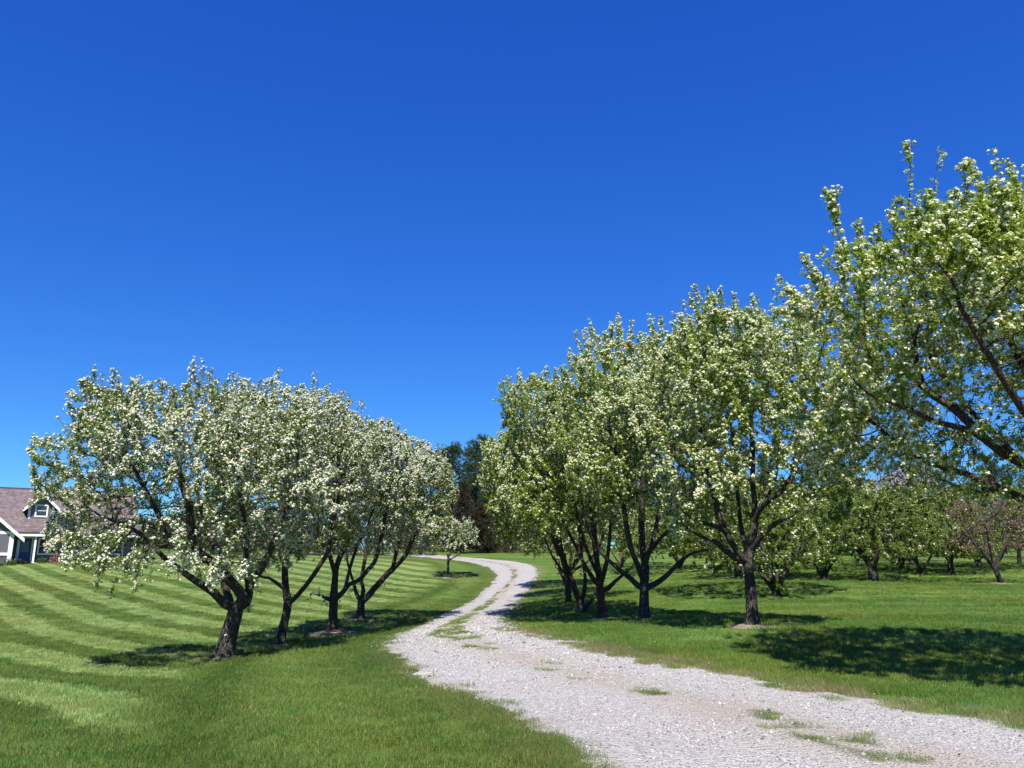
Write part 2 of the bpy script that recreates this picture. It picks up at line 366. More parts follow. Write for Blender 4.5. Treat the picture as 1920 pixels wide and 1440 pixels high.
stone2 = ramp(n, sep2.outputs[1], [(0.0, (0.272, 0.262, 0.257)), (.4, (0.379, 0.363, 0.352)), (1.0, (0.469, 0.453, 0.433))])
stone = mixc(n, .45, stone, stone2)
am = node(n, 'ShaderNodeAttribute', attribute_name='mid').outputs['Fac']; aw = node(n, 'ShaderNodeAttribute', attribute_name='weed').outputs['Fac']
fines = ramp(n, noise(n, 60, 4, p), [(.3, (0.291, 0.251, 0.211)), (.7, (0.393, 0.349, 0.306))])
nz1 = noise(n, 9, 4, p, .65)
fm = math_(n, 'MULTIPLY', am, math_(n, 'MULTIPLY', nz1, 1.5)); fm = node(n, 'ShaderNodeClamp').outputs[0] if False else math_(n, 'MINIMUM', fm, .85)
col = mixc(n, fm, stone, fines)
col = mixc(n, math_(n, 'MULTIPLY', aw, .85), col, (0.077, 0.105, 0.027))
crev = ramp(n, v.outputs['Distance'], [(.0, (1, 1, 1)), (.55, (1, 1, 1)), (.9, (.45, .44, .43))])
col = mixc(n, 1.0, col, crev, 'MULTIPLY')
n.links.new(col, b.inputs['Base Color']); b.inputs['Roughness'].default_value = 0.9; b.inputs['Specular IOR Level'].default_value = 0.15
hh = math_(n, 'ADD', math_(n, 'MULTIPLY', v.outputs['Distance'], -1.0), math_(n, 'MULTIPLY', v2.outputs['Distance'], -.8))
bump(n, b, hh, 0.9, 0.02)
road = mesh_obj('driveway', np.c_[xr, yr, PZ_.ravel()], [rq], GRAVEL, smooth=True, attrs={'mid': ('FLOAT', mid_t), 'weed': ('FLOAT', wc)})
tag(road, kind='structure')

# ------------------------------------------------------------------ scatter (grass blades, stones) by geometry nodes
def scatter_obj(name, protoV, protoF, protoId, P, rot, scl, tint, pick, mat, smooth=False):
    npz = len(protoV); npt = len(P)
    V = np.vstack([protoV, P])
    z3 = np.zeros((npz, 3))
    o = mesh_obj(name, V, protoF, mat, smooth=smooth, attrs={
        'is_pt': ('INT', np.r_[np.zeros(npz), np.ones(npt)]), 'vid': ('INT', np.r_[protoId, np.zeros(npt)]),
        'pick': ('INT', np.r_[np.zeros(npz), pick]), 'rot': ('FLOAT_VECTOR', np.vstack([z3, rot])),
        'scl': ('FLOAT_VECTOR', np.vstack([z3 + 1, scl])), 'tint': ('FLOAT_COLOR', np.vstack([z3, tint]))})
    g = bpy.data.node_groups.new(name + '_scatter', 'GeometryNodeTree')
    g.interface.new_socket('Geometry', in_out='INPUT', socket_type='NodeSocketGeometry')
    g.interface.new_socket('Geometry', in_out='OUTPUT', socket_type='NodeSocketGeometry')
    N = g.nodes.new; gi = N('NodeGroupInput'); go = N('NodeGroupOutput')
    def attr(nm, typ):
        a = N('GeometryNodeInputNamedAttribute'); a.data_type = typ; a.inputs['Name'].default_value = nm
        return [s for s in a.outputs if s.enabled and s.name == 'Attribute'][0]
    cmp = N('FunctionNodeCompare'); cmp.data_type = 'INT'; cmp.operation = 'EQUAL'
    ins = [s for s in cmp.inputs if s.enabled]; g.links.new(attr('is_pt', 'INT'), ins[0]); ins[1].default_value = 1
    se = N('GeometryNodeSeparateGeometry'); se.domain = 'POINT'
    g.links.new(gi.outputs[0], se.inputs[0]); g.links.new(cmp.outputs[0], se.inputs[1])
    sp = N('GeometryNodeSplitToInstances'); sp.domain = 'POINT'
    g.links.new(se.outputs[1], sp.inputs[0]); g.links.new(attr('vid', 'INT'), sp.inputs['Group ID'])
    ip = N('GeometryNodeInstanceOnPoints')
    g.links.new(se.outputs[0], ip.inputs['Points']); g.links.new(sp.outputs[0], ip.inputs['Instance']); ip.inputs['Pick Instance'].default_value = True
    g.links.new(attr('pick', 'INT'), ip.inputs['Instance Index']); g.links.new(attr('rot', 'FLOAT_VECTOR'), ip.inputs['Rotation']); g.links.new(attr('scl', 'FLOAT_VECTOR'), ip.inputs['Scale'])
    g.links.new(ip.outputs[0], go.inputs[0])
    md = o.modifiers.new('scatter', 'NODES'); md.node_group = g
    return o

def grass_protos(rng, nvar=6, blades=150, rad=.20, h=(.026, .056), wd=(.0034, .0056), lean=.65):
    Vs, Fs, Id = [], [], []; o = 0
    for k in range(nvar):
        r = rad * np.sqrt(rng.random(blades)); a = rng.random(blades) * 6.283
        bx, by = r * np.cos(a), r * np.sin(a)
        hgt = rng.uniform(*h, blades); wdt = rng.uniform(*wd, blades); th = rng.random(blades) * 6.283
        ln = np.abs(rng.normal(0, lean, blades)) * hgt; la = rng.random(blades) * 6.283
        sx, sy = np.cos(th) * wdt / 2, np.sin(th) * wdt / 2
        v = np.stack([np.c_[bx - sx, by - sy, np.full(blades, -.01)], np.c_[bx + sx, by + sy, np.full(blades, -.01)],
                      np.c_[bx - sx * .8 + ln * .4 * np.cos(la), by - sy * .8 + ln * .4 * np.sin(la), hgt * .6], np.c_[bx + sx * .8 + ln * .4 * np.cos(la), by + sy * .8 + ln * .4 * np.sin(la), hgt * .6],
                      np.c_[bx + ln * np.cos(la), by + ln * np.sin(la), hgt]], 1)
        bi = o + np.arange(blades)[:, None] * 5
        Fs.append(np.vstack([bi + [0, 1, 3], bi + [0, 3, 2], bi + [2, 3, 4]])); Vs.append(v.reshape(-1, 3)); Id.append(np.full(blades * 5, k)); o += blades * 5
    return np.vstack(Vs), [np.vstack(Fs)], np.concatenate(Id)

def inst_leaf_material(name, gain, transl):
    m, n, b, out = mat_new(name)
    at = node(n, 'ShaderNodeAttribute', attribute_name='tint', attribute_type='INSTANCER')
    g = n.nodes.new('ShaderNodeNewGeometry')
    col = mixc(n, 1.0, at.outputs['Color'], ramp(n, g.outputs['Random Per Island'], [(0, tuple(gain * q for q in (.62, .65, .6))), (.8, tuple(gain * q for q in (1.15, 1.12, 1.1))), (1, tuple(gain * q for q in (1.9, 1.6, 1.7)))]), 'MULTIPLY')
    n.links.new(col, b.inputs['Base Color']); b.inputs['Roughness'].default_value = .55; b.inputs['Specular IOR Level'].default_value = .25
    t = n.nodes.new('ShaderNodeBsdfTranslucent'); n.links.new(col, t.inputs[0])
    mx = n.nodes.new('ShaderNodeMixShader'); mx.inputs[0].default_value = transl
    n.links.new(b.outputs[0], mx.inputs[1]); n.links.new(t.outputs[0], mx.inputs[2]); n.links.new(mx.outputs[0], out.inputs[0])
    return m
GRASS = inst_leaf_material('grass_blade', 1.6, .38)
rng = np.random.default_rng(7)
def scatter_pts(y0, y1, dens, k=.80, pad=4):
    A = 2 * (k * (y1 ** 2 - y0 ** 2) / 2 + pad * (y1 - y0)); N_ = int(A * dens)
    y = rng.uniform(y0, y1, N_ * 2); x = rng.uniform(-1, 1, N_ * 2) * (k * y1 + pad); keep = np.abs(x) < k * y + pad
    return x[keep][:N_], y[keep][:N_]
xs, ys, sc = [], [], []
for y0, y1, dn, s_ in ((3.5, 10, 34, 1.0), (10, 16, 22, 1.1), (16, 28, 11, 1.4), (28, 66, 4.2, 1.9)):
    a, b_ = scatter_pts(y0, y1, dn); xs.append(a); ys.append(b_); sc.append(np.full(len(a), s_))
xs = np.concatenate(xs); ys = np.concatenate(ys); sc = np.concatenate(sc)
t, wd, s = road_coord(xs, ys)
de = np.where(t < .5, -t * wd, (t - 1) * wd)
wv = edge_wob(xs, ys)
keep = (de - wv > -.12 + rng.random(len(xs)) * (.22 + 1.0 * sm(.42, .62, fbm(np.c_[xs, ys] * 1.9, 61, 3)))) & (rng.random(len(xs)) < np.interp(ys, [40, 66], [1, .12]))
xs, ys, sc, de, t = xs[keep], ys[keep], sc[keep], de[keep], t[keep]
# ragged taller fringe beside the driveway, both sides
def fringe(side, d0, d1, s0, s1, N_, hs_):
    kk = rng.uniform((s0 + 2) * MS, (s1 + 2) * MS, N_); k0 = kk.astype(int); f = (kk - k0)[:, None]
    E = RL if side < 0 else RR; P = E[k0] * (1 - f) + E[k0 + 1] * f
    e = (RR[k0] - RL[k0]); e /= np.hypot(*e.T)[:, None]
    d = rng.uniform(d0, d1, N_); P = P + e * (d * side)[:, None]
    keep = fbm(P * (1.1 if d0 > -.1 else 2.1), 55 if d0 > -.1 else 71, 3) > (.44 if d0 > -.1 else .50)
    return P[keep, 0], P[keep, 1], np.full(keep.sum(), hs_)
fxs = [fringe(1, -.05, .9, -.5, 4, 1300, 1.9), fringe(-1, -.04, .5, -1, 4, 900, 1.35), fringe(1, 0, 2.5, -.5, 4.5, 1600, 1.25), fringe(1, -.45, .05, -.5, 5, 700, .8), fringe(-1, -.12, .05, -.5, 5, 160, .8)]
fz = np.r_[sc * 0 + 1, np.concatenate([q[2] for q in fxs])]
X = np.r_[xs, np.concatenate([q[0] for q in fxs])]; Y = np.r_[ys, np.concatenate([q[1] for q in fxs])]
SC = np.r_[sc, np.concatenate([q[2] * 0 + .8 for q in fxs])]
# strip between the wheel tracks
kk = rng.uniform((-1 + 2) * MS, (11 + 2) * MS, 26000); k0 = kk.astype(int); tq = rng.uniform(.2, .8, len(kk))
P = RL[k0] * (1 - tq)[:, None] + RR[k0] * tq[:, None] + rng.normal(0, .05, (len(kk), 2))
t3, w3, s3 = road_coord(P[:, 0], P[:, 1]); kp = rng.random(len(kk)) < weed_cover(t3, s3, P[:, 0], P[:, 1]) * np.where(s3 < 3.5, .13, .30)
P = P[kp]
X = np.r_[X, P[:, 0]]; Y = np.r_[Y, P[:, 1]]; SC = np.r_[SC, rng.uniform(.45, .9, len(P))]; fz = np.r_[fz, rng.uniform(.35, .95, len(P))]
tint = lawn_tint(X, Y)
tint[:, 0] *= rng.normal(1, .12, len(tint)); tint[-len(P):] = np.array([.11, .15, .035]) * rng.uniform(.7, 1.3, (len(P), 1))
tz, wz, sz = road_coord(X, Y); LIFT = np.where((tz > .03) & (tz < .97), road_lift(tz), 0)
NG = len(X); print('grass clumps', NG)
gV, gF, gI = grass_protos(rng)
grass = scatter_obj('lawn_grass', gV, gF, gI, np.c_[X, Y, hz(X, Y) + LIFT], np.c_[rng.normal(0, .10, NG), rng.normal(0, .10, NG), rng.random(NG) * 6.28],
                    np.c_[SC, SC, (.75 + .25 * SC) * fz * rng.uniform(.75, 1.2, NG)], tint, rng.integers(0, 6, NG), GRASS)
tag(grass, 'short mown green grass of the lawn and the strip between wheel tracks', 'grass', kind='stuff')

# loose stones on the near driveway
def stone_protos(rng, nvar=6):
    ph = (1 + 5 ** .5) / 2
    iv = np.array([(-1,ph,0),(1,ph,0),(-1,-ph,0),(1,-ph,0),(0,-1,ph),(0,1,ph),(0,-1,-ph),(0,1,-ph),(ph,0,-1),(ph,0,1),(-ph,0,-1),(-ph,0,1)]) / 1.902
    fc = np.array([(0,11,5),(0,5,1),(0,1,7),(0,7,10),(0,10,11),(1,5,9),(5,11,4),(11,10,2),(10,7,6),(7,1,8),(3,9,4),(3,4,2),(3,2,6),(3,6,8),(3,8,9),(4,9,5),(2,4,11),(6,2,10),(8,6,7),(9,8,1)])
    V, Fc, I = [], [], []
    for k in range(nvar):
        V.append(iv * rng.uniform(.65, 1.2, (12, 1)) * rng.uniform([.8, .6, .4], [1.2, 1.0, .75])); Fc.append(fc + 12 * k); I.append(np.full(12, k))
    return np.vstack(V), [np.vstack(Fc)], np.concatenate(I)
m, n, b, out = mat_new('loose_stone'); STONE = m
at = node(n, 'ShaderNodeAttribute', attribute_name='tint', attribute_type='INSTANCER')
n.links.new(at.outputs['Color'], b.inputs['Base Color']); b.inputs['Roughness'].default_value = .85; b.inputs['Specular IOR Level'].default_value = .2
NS = 150000
kk = rng.uniform(1.0 * MS, 8.6 * MS, NS); k0 = kk.astype(int); tq = rng.uniform(-.035, 1.035, NS); sp_ = rng.random(NS) < .07; tq[sp_] = np.where(rng.random(sp_.sum()) < .35, rng.uniform(-.10, .02, sp_.sum()), rng.uniform(.98, 1.16, sp_.sum()))
P = RL[k0] * (1 - tq)[:, None] + RR[k0] * tq[:, None] + rng.normal(0, .12, (NS, 2))
t3, w3, s3 = road_coord(P[:, 0], P[:, 1])
track = np.clip(.07 + .45 * (np.exp(-((t3 - .27) / .16) ** 2) + np.exp(-((t3 - .76) / .16) ** 2)), 0, 1)
kp = rng.random(NS) < track; P = P[kp]; t3 = t3[kp]; NS = len(P)
g_ = np.clip(rng.normal(.30, .075, NS), .06, .43)
tn = np.c_[g_ * rng.normal(1.02, .03, NS), g_ * .985, g_ * rng.normal(.975, .03, NS)]
dk = rng.random(NS) < .05; tn[dk] *= .35
pk = rng.random(NS) < .04; tn[pk] *= np.array([1.1, .8, .68])
s_ = np.exp(rng.normal(math.log(.0088), .42, NS)) * np.clip(P[:, 1] / 12, .8, 1.7)
st = scatter_obj('gravel_stones', *stone_protos(rng), np.c_[P, hz(P[:, 0], P[:, 1]) + np.where((t3 > 0) & (t3 < 1), road_lift(t3), .012) + s_ * .12], rng.random((NS, 3)) * [.6, .6, 6.28], np.repeat(s_[:, None], 3, 1), tn, rng.integers(0, 6, NS), STONE)
tag(st, 'loose pale grey crushed stones lying on the driveway', 'gravel', kind='stuff')

# ------------------------------------------------------------------ trees
def normed(v): return v / (np.linalg.norm(v, axis=-1, keepdims=True) + 1e-9)
def colonize(P0, par0, A, step=.2, kill=.34, infl=1.3, iters=110, trop=.06, rng=None):
    MAXN = 30000
    P = np.zeros((MAXN, 3)); n = len(P0); P[:n] = P0; par = list(par0)
    nch = np.zeros(MAXN, int)
    D = np.linalg.norm(A[:, None] - P0[None], axis=2); near = D.argmin(1); dn = D.min(1)
    for it in range(iters):
        act = dn < (infl if it > 14 else infl * 2.2)
        if not act.any(): break
        idx = near[act]; dr = normed(A[act] - P[idx])
        u, inv = np.unique(idx, return_inverse=True)
        s = np.zeros((len(u), 3)); np.add.at(s, inv, dr)
        ok = nch[u] < 4; u = u[ok]; s = s[ok]
        if len(u) == 0: break
        d = normed(normed(s) + rng.normal(0, .16, s.shape) + [0, 0, trop])
        new = P[u] + d * step * rng.uniform(.8, 1.15, (len(u), 1))
        if n + len(u) > MAXN: break
        P[n:n + len(u)] = new; par += list(u); nch[u] += 1
        Dn = np.linalg.norm(A[:, None] - new[None], axis=2); k = Dn.argmin(1); dm = Dn[np.arange(len(A)), k]
        b = dm < dn; near[b] = n + k[b]; dn[b] = dm[b]; n += len(u)
        live = dn > kill; A = A[live]; near = near[live]; dn = dn[live]
        if len(A) == 0: break
    return P[:n].copy(), np.array(par)

def limbs_to_nodes(limbs, step=.16):
    """limbs: list of polylines (n,3); the first starts at the base, each other hooks onto the nearest node"""
    P = []; par = []; fac = []
    for li, L in enumerate(limbs):
        L = np.asarray(L, float)
        if li: 
            d = np.linalg.norm(np.array(P) - L[0], axis=1); j = int(d.argmin()); L = np.vstack([P[j], L[1:] if d[j] < .35 else L])
        else: j = -1
        m = max(2, int(np.linalg.norm(np.diff(L, axis=0), axis=1).mean() / step)); Q = catmull(L, m) if len(L) > 2 else np.linspace(L[0], L[1], m + 1)
        prev = j
        QQ = Q if li == 0 else Q[1:]; fs = .6 if j < 0 else min(.6, .8 * fac[j])
        for k_, q in enumerate(QQ):
            f = k_ / max(1, len(QQ) - 1); P.append(q); par.append(prev); prev = len(P) - 1
            fac.append(1 - .12 * f if li == 0 else fs * (1 - f) ** .9 + .03)
    return np.array(P), par, np.array(fac)

def ellip_attractors(rng, n, c, rad, zlo=None, shell=.35, hollow=.55, lump=.16, p=2.3):
    out = []
    ph = rng.random((6, 2)) * 6.28; fr_ = rng.integers(1, 5, (6, 2))
    while sum(map(len, out)) < n:
        q = rng.uniform(-1, 1, (n * 2, 3)); a = np.arctan2(q[:, 1], q[:, 0]); e = np.arctan2(q[:, 2], np.hypot(q[:, 0], q[:, 1]))
        bumpy = 1 + lump * sum(np.sin(fr_[k, 0] * a + ph[k, 0]) * np.sin(fr_[k, 1] * e * 2 + ph[k, 1]) for k in range(6)) / 2.2
        rho = ((np.abs(q) ** p).sum(1)) ** (1 / p) / bumpy
        keep = (rho < 1) & (rng.random(len(q)) < shell + (1 - shell) * rho ** 2)
        core = np.hypot(q[:, 0], q[:, 1])
        keep &= ~((q[:, 2] < -.05) & (core < hollow * (1 - (q[:, 2] + 1) * .35)))
        Z = np.where(q[:, 2] > 0, q[:, 2] * rad[2], q[:, 2] * rad[3])
        w_ = np.c_[c[0] + q[:, 0] * rad[0], c[1] + q[:, 1] * rad[1], c[2] + Z][keep]
        if zlo is not None: w_ = w_[w_[:, 2] > zlo]
        out.append(w_)
    return np.vstack(out)[:n]

def add_shoots(P, par, rng, zc, frac=1.0, up=.75, ln=(.25, .6), n0=0, extra=0.0, droop=.6, up_extra=None):
    n = len(P); kids = np.bincount(par[par >= 0], minlength=n)
    tips = np.where(kids == 0)[0]; tips = tips[(rng.random(len(tips)) < frac) & (tips >= n0)]
    if extra: 
        oth = np.where((kids > 0) & (np.arange(n) >= n0))[0]; tips = np.r_[tips, oth[rng.random(len(oth)) < extra]]
    d0 = normed(P[tips] - P[par[tips]]); newP, newpar, lvl = [P], [par], 0
    L = rng.uniform(*ln, len(tips)); base = tips.copy(); cur = P[tips]
    bias = np.where(P[tips, 2] > zc, up, -droop)[:, None] * [0, 0, 1]
    if up_extra is not None:
        hi = (P[tips, 2] > up_extra) & (rng.random(len(tips)) < .30); L = np.where(hi, L * 1.6, L); bias = np.where(hi[:, None], [0, 0, 2.2], bias)
    d = normed(d0 * .8 + bias * .7 + rng.normal(0, .28, d0.shape)); cnt = n
    for k in range(4):
        d = normed(d + bias * .22 + rng.normal(0, .10, d.shape)); cur = cur + d * (L / 4)[:, None]
        newP.append(cur); newpar.append(base); base = cnt + np.arange(len(tips)); cnt += len(tips)
    return np.vstack(newP), np.concatenate(newpar)

def radii(P, par, rtip, rbase, wts=None):
    n = len(P); leafs = np.ones(n); kids = np.bincount(par[par >= 0], minlength=n)
    cnt = np.where(kids == 0, 1.0, 0.0)
    for i in range(n - 1, 0, -1):
        cnt[par[i]] += cnt[i] if par[i] >= 0 else 0
    return rtip * cnt ** (math.log(rbase / rtip) / math.log(cnt[0])), cnt

def tubes(P, par, r, rng, trunk_detail=True, minr=0.0, flare=.55):
    n = len(P); best = np.full(n, -1); br = np.zeros(n)
    for i in range(1, n):
        p = par[i]
        if r[i] > br[p]: br[p] = r[i]; best[p] = i
    VV, QQ = [], []; off = 0
    ang_c = {}
    for s in range(n):
        if s and best[par[s]] == s: continue
        if r[s] < minr: continue
        ch = [s]; 
        while best[ch[-1]] >= 0: ch.append(best[ch[-1]])
        pts = P[ch]; rr = r[ch].copy()
        if s: pts = np.vstack([P[par[s]], pts]); rr = np.r_[min(r[par[s]], rr[0] * 1.25), rr]
        if len(pts) < 2: continue
        big = s == 0 and trunk_detail
        ns = 26 if big else (12 if rr[0] > .05 else 8 if rr[0] > .02 else 5 if rr[0] > .008 else 3)
        if big:
            pts = np.vstack([pts[0] - [0, 0, .12], pts]); rr = np.r_[rr[0], rr]
            m = 4; x = np.arange(len(pts)); xi = np.linspace(0, len(pts) - 1, (len(pts) - 1) * m + 1)
            pts = np.c_[[np.interp(xi, x, pts[:, k]) for k in range(3)]].T; rr = np.interp(xi, x, rr)
            for _ in range(3): pts[1:-1] = (pts[:-2] + 2 * pts[1:-1] + pts[2:]) / 4
        T = np.gradient(pts, axis=0); T = normed(T)
        ref = np.eye(3)[np.abs(T.mean(0)).argmin()]
        U_ = normed(np.cross(T, ref)); W_ = np.cross(T, U_)
        a = np.arange(ns) * 2 * math.pi / ns + (rng.random() * 6 if not big else 0)
        rad = np.repeat(rr[:, None], ns, 1)
        if rr[0] > .03:
            h = np.cumsum(np.r_[0, np.linalg.norm(np.diff(pts, axis=0), axis=1)])
            ca, sa = np.cos(a), np.sin(a); H = np.repeat(h[:, None], ns, 1)
            q = np.stack([np.repeat(ca[None] * 2.2, len(h), 0), np.repeat(sa[None] * 2.2, len(h), 0), H * 2.2], -1).reshape(-1, 3)
            sd_ = int(rng.integers(1, 999))
            amp = .30 if big else .18
            rad *= 1 + amp * (fbm(q, sd_, 2).reshape(rad.shape) - .5)
            if big:
                q2 = q * [3.2, 3.2, .9]; rad *= 1 + .16 * (vnoise(q2, sd_ + 5).reshape(rad.shape) - .5)
                fl = np.exp(-np.clip(H - .12, 0, None) / .16); k5 = rng.integers(4, 7); p5 = rng.random() * 6
                rad *= 1 + flare * fl * (.75 + .5 * np.cos(k5 * a + p5)[None])
        V = pts[:, None] + U_[:, None] * (np.cos(a)[None, :, None] * rad[..., None]) + W_[:, None] * (np.sin(a)[None, :, None] * rad[..., None])
        m_ = len(pts); ix = off + np.arange(m_ * ns).reshape(m_, ns); nx_ = np.roll(ix, -1, 1)
        QQ.append(np.stack([ix[:-1], nx_[:-1], nx_[1:], ix[1:]], -1).reshape(-1, 4)); VV.append(V.reshape(-1, 3)); off += m_ * ns
    return np.vstack(VV), np.vstack(QQ)

def leaf_mesh(B, d, nrm, L, W, curl=.18):
    s = normed(np.cross(d, nrm)); nn = np.cross(s, d); L = L[:, None]; W = W[:, None]
    mid = B + d * L * .45
    V = np.stack([B, mid + s * W * .5 + nn * W * .18, B + d * L - nn * L * curl, mid - s * W * .5 + nn * W * .18], 1).reshape(-1, 3)
    i = np.arange(len(B))[:, None] * 4
    return V, np.vstack([i + [0, 1, 2], i + [0, 2, 3]])
def flower_mesh(c, nrm, r):
    ref = np.where(np.abs(nrm[:, 2:3]) < .9, [[0, 0, 1.]], [[1., 0, 0]]); u = normed(np.cross(nrm, ref)); w_ = np.cross(nrm, u); k = 5
    V = []
    for j in range(k):
        a = j * 2 * math.pi / k; V.append(c + (u * math.cos(a) + w_ * math.sin(a)) * r[:, None] + nrm * (r * (.45 if j in (0, 2) else -.1))[:, None])
    V = np.stack(V, 1).reshape(-1, 3); i = np.arange(len(c))[:, None] * 5
    return V, np.vstack([i + [0, 1, 2], i + [0, 2, 3], i + [0, 3, 4]])

def foliage(P, par, r, rng, ncl, nleaf, pb, nfl, L=(.045, .075), fr=.018, rmax=.010, spread=.09, zc=0, wfun=None, hang=.25):
    cand = np.where((r < rmax) & (par >= 0))[0]
    wt = np.ones(len(cand)) if wfun is None else wfun(P[cand])
    wt = wt * (.32 + 1.5 * sm(.32, .66, fbm(P[cand] * 1.25 + 7, int(rng.integers(1, 999)), 2)))      # uneven, airy crown
    sb = int(rng.integers(1, 999)); blm = lambda q: .35 + 1.15 * sm(.30, .68, fbm(q * .9 + 3, sb, 2))
    ci = rng.choice(cand, ncl, p=wt / wt.sum()); f = rng.random(ncl)[:, None]
    c = P[ci] * (1 - f) + P[par[ci]] * f
    ax = normed(normed(P[ci] - P[par[ci]]) * .5 + rng.normal(0, .6, c.shape) + [0, 0, .35])
    c = c + ax * rng.uniform(.005, spread, ncl)[:, None]
    k = np.repeat(np.arange(ncl), nleaf); N_ = len(k)
    d = normed(ax[k] * rng.uniform(-.1, .8, (N_, 1)) + normed(rng.normal(0, 1, (N_, 3))) - np.array([0, 0, hang]) * rng.random((N_, 1)) * 2)
    nr = normed(rng.normal(0, .62, (N_, 3)) + [0, -.25, .8])
    ln = rng.uniform(*L, N_)
    LV, LF = leaf_mesh(c[k] + ax[k] * rng.uniform(-.02, .02, (N_, 1)), d, nr, ln, ln * rng.uniform(.42, .6, N_), rng.uniform(.02, .3, (N_, 1)))
    bl = np.where(rng.random(ncl) < pb * blm(c))[0]
    kb = np.repeat(bl, rng.integers(nfl[0], nfl[1] + 1, len(bl))); N2 = len(kb)
    fn = normed(normed(rng.normal(0, 1, (N2, 3))) + ax[kb] * .7 + [0, -.15, .35])
    fc = c[kb] + ax[kb] * .03 + fn * rng.uniform(.018, .042, (N2, 1)) * (fr / .018)
    FV, FF = flower_mesh(fc, fn, rng.uniform(.75, 1.15, N2) * fr)
    return LV, LF, FV, FF

def build_tree(name, label, cat, group, base, limbs, crown, seed, rbase=.2, rtip=.0030, nattr=2600, ncl=6000, nleaf=7, pb=.55, nfl=(3, 6), leafL=(.05, .08), fr=.018,
               leaf=None, bark=None, blossom=None, step=.17, shoot=(.22, .5), extra=.16, lump=.16, hollow=.55, kill=.26, droop=.6, hang=.25, twig_min=0.0, flare=.55, up_extra=True, shell=.35, limb_k=1.0, bare=.12):
    rng = np.random.default_rng(seed)
    base = np.array(base, float)
    P, par, fac = limbs_to_nodes([np.asarray(l, float) - base for l in limbs])
    n0 = len(P)
    c = np.array(crown[0], float) - base; rad = crown[1]
    A = ellip_attractors(rng, nattr, c, rad, zlo=.5, lump=lump, hollow=hollow, shell=shell)
    P, par = colonize(P, par, A, step=step, kill=kill, rng=rng)
    zc = c[2] - rad[3] * .35
    P, par = add_shoots(P, par, rng, zc, ln=shoot, n0=0, extra=extra, droop=droop, up_extra=c[2] + rad[2] * .55 if up_extra else None)
    r, cnt = radii(P, par, rtip, rbase)
    r_leaf = r.copy()
    if limb_k:
        r[:n0] = np.maximum(r[:n0], fac * rbase * limb_k)
        for i in range(1, n0): r[i] = min(r[i], r[par[i]] * (.97 if fac[i] > .5 else 1.0))
    TV, TQ = tubes(P, par, r, rng, minr=twig_min, flare=flare)
    root = empty(name, base, 0, label, cat, group)
    mesh_obj('trunk', TV, [TQ], bark or BARK, root, smooth=True)
    wf = lambda q: np.clip(.25 + (((q - c) / [rad[0], rad[1], rad[2]]) ** 2).sum(1), .2, 1.6)
    def wf2(q):
        d = q - c; ins = sm(.85, .55, np.hypot(d[:, 0] / rad[0], d[:, 1] / rad[1])) * sm(-.05, -.35, d[:, 2] / rad[3])
        return wf(q) * (1 - (1 - bare) * ins)                       # bare limbs inside and under the crown
    LV, LF, FV, FF = foliage(P, par, r_leaf, rng, ncl, nleaf, pb, nfl, L=leafL, fr=fr, wfun=wf2, hang=hang, rmax=max(.0085, rtip * 2.4))
    mesh_obj('crown', LV, [LF], leaf or LEAF, root)
    if len(FV): mesh_obj('blossoms', FV, [FF], blossom or BLOSSOM, root)
    print(name, 'nodes', len(P), 'tris', len(LF) + len(FF) + 2 * len(TQ))
    return root
def copy_tree(o, loc, rz, label, scale=1.0, group=None):
    c = o.copy(); C.objects.link(c); c.location = loc; c.rotation_euler = (0, 0, rz); c.scale = (scale,) * 3 if np.isscalar(scale) else scale; c['label'] = label
    if group: c['group'] = group
    for ch in list(o.children):
        d = ch.copy(); C.objects.link(d); d.parent = c
    return c
def px(Y, pts):
    """pixel polyline at depth Y (+ optional per-point offset)"""
    return [unproj(q[0], q[1], Y + (q[2] if len(q) > 2 else 0)) for q in pts]
# ---- the left row
ROWL = 'white flowering fruit trees in the row left of the driveway'; ROWR = 'white flowering fruit trees in the row right of the driveway'
Y = 18
build_tree('fruit_tree', 'large spreading white flowering tree with thick leaning trunk, nearest left of the driveway', 'tree', ROWL,
    unproj(420, 1235, Y), [
    px(Y, [(420,1237),(424,1212),(431,1183),(438,1158),(442,1140,0)]),
    px(Y, [(441,1143),(420,1131,-.1),(400,1110,-.3),(380,1097,-.5),(353,1080,-.7),(327,1060,-.9),(307,1045,-1.0),(285,1022,-1.1),(262,1000,-1.2),(235,985,-1.3)]),
    px(Y, [(443,1141),(456,1122,-.1),(441,1100,-.1),(428,1085,-.2),(410,1066,-.2),(395,1052,-.2),(370,1032,-.2),(360,1010,-.1),(356,960),(350,930),(337,890,.1),(330,850,.2)]),
    px(Y, [(438,1145),(431,1128,.2),(424,1104,.5),(420,1080,.8),(415,1050,1.1),(400,1020,1.4),(385,980,1.7),(372,930,1.9)]),
    px(Y, [(446,1140),(462,1130,.1),(468,1102,.2),(476,1085,.2),(490,1068,.3),(505,1035,.3),(520,1000,.2),(535,960,.1),(545,910,0),(556,860,-.1)]),
    px(Y, [(468,1100),(460,1060,-.5),(462,1010,-.9),(455,960,-1.3),(448,900,-1.5)]),
    px(Y, [(400,1057),(360,1045,-.8),(320,1005,-1.4),(290,950,-1.7),(262,900,-1.8)])],
    (unproj(368, 898, Y), (3.05, 2.9, 2.1, 2.3)), 11, rbase=.20, nattr=6669, ncl=37346, nleaf=4, pb=.84, nfl=(3, 9), leafL=(.04, .068), droop=1.0, hollow=.5, blossom=BLOSSOM_W, rtip=.0038, limb_k=.84, leaf=LEAF_FAR, fr=.0145)
Y = 23
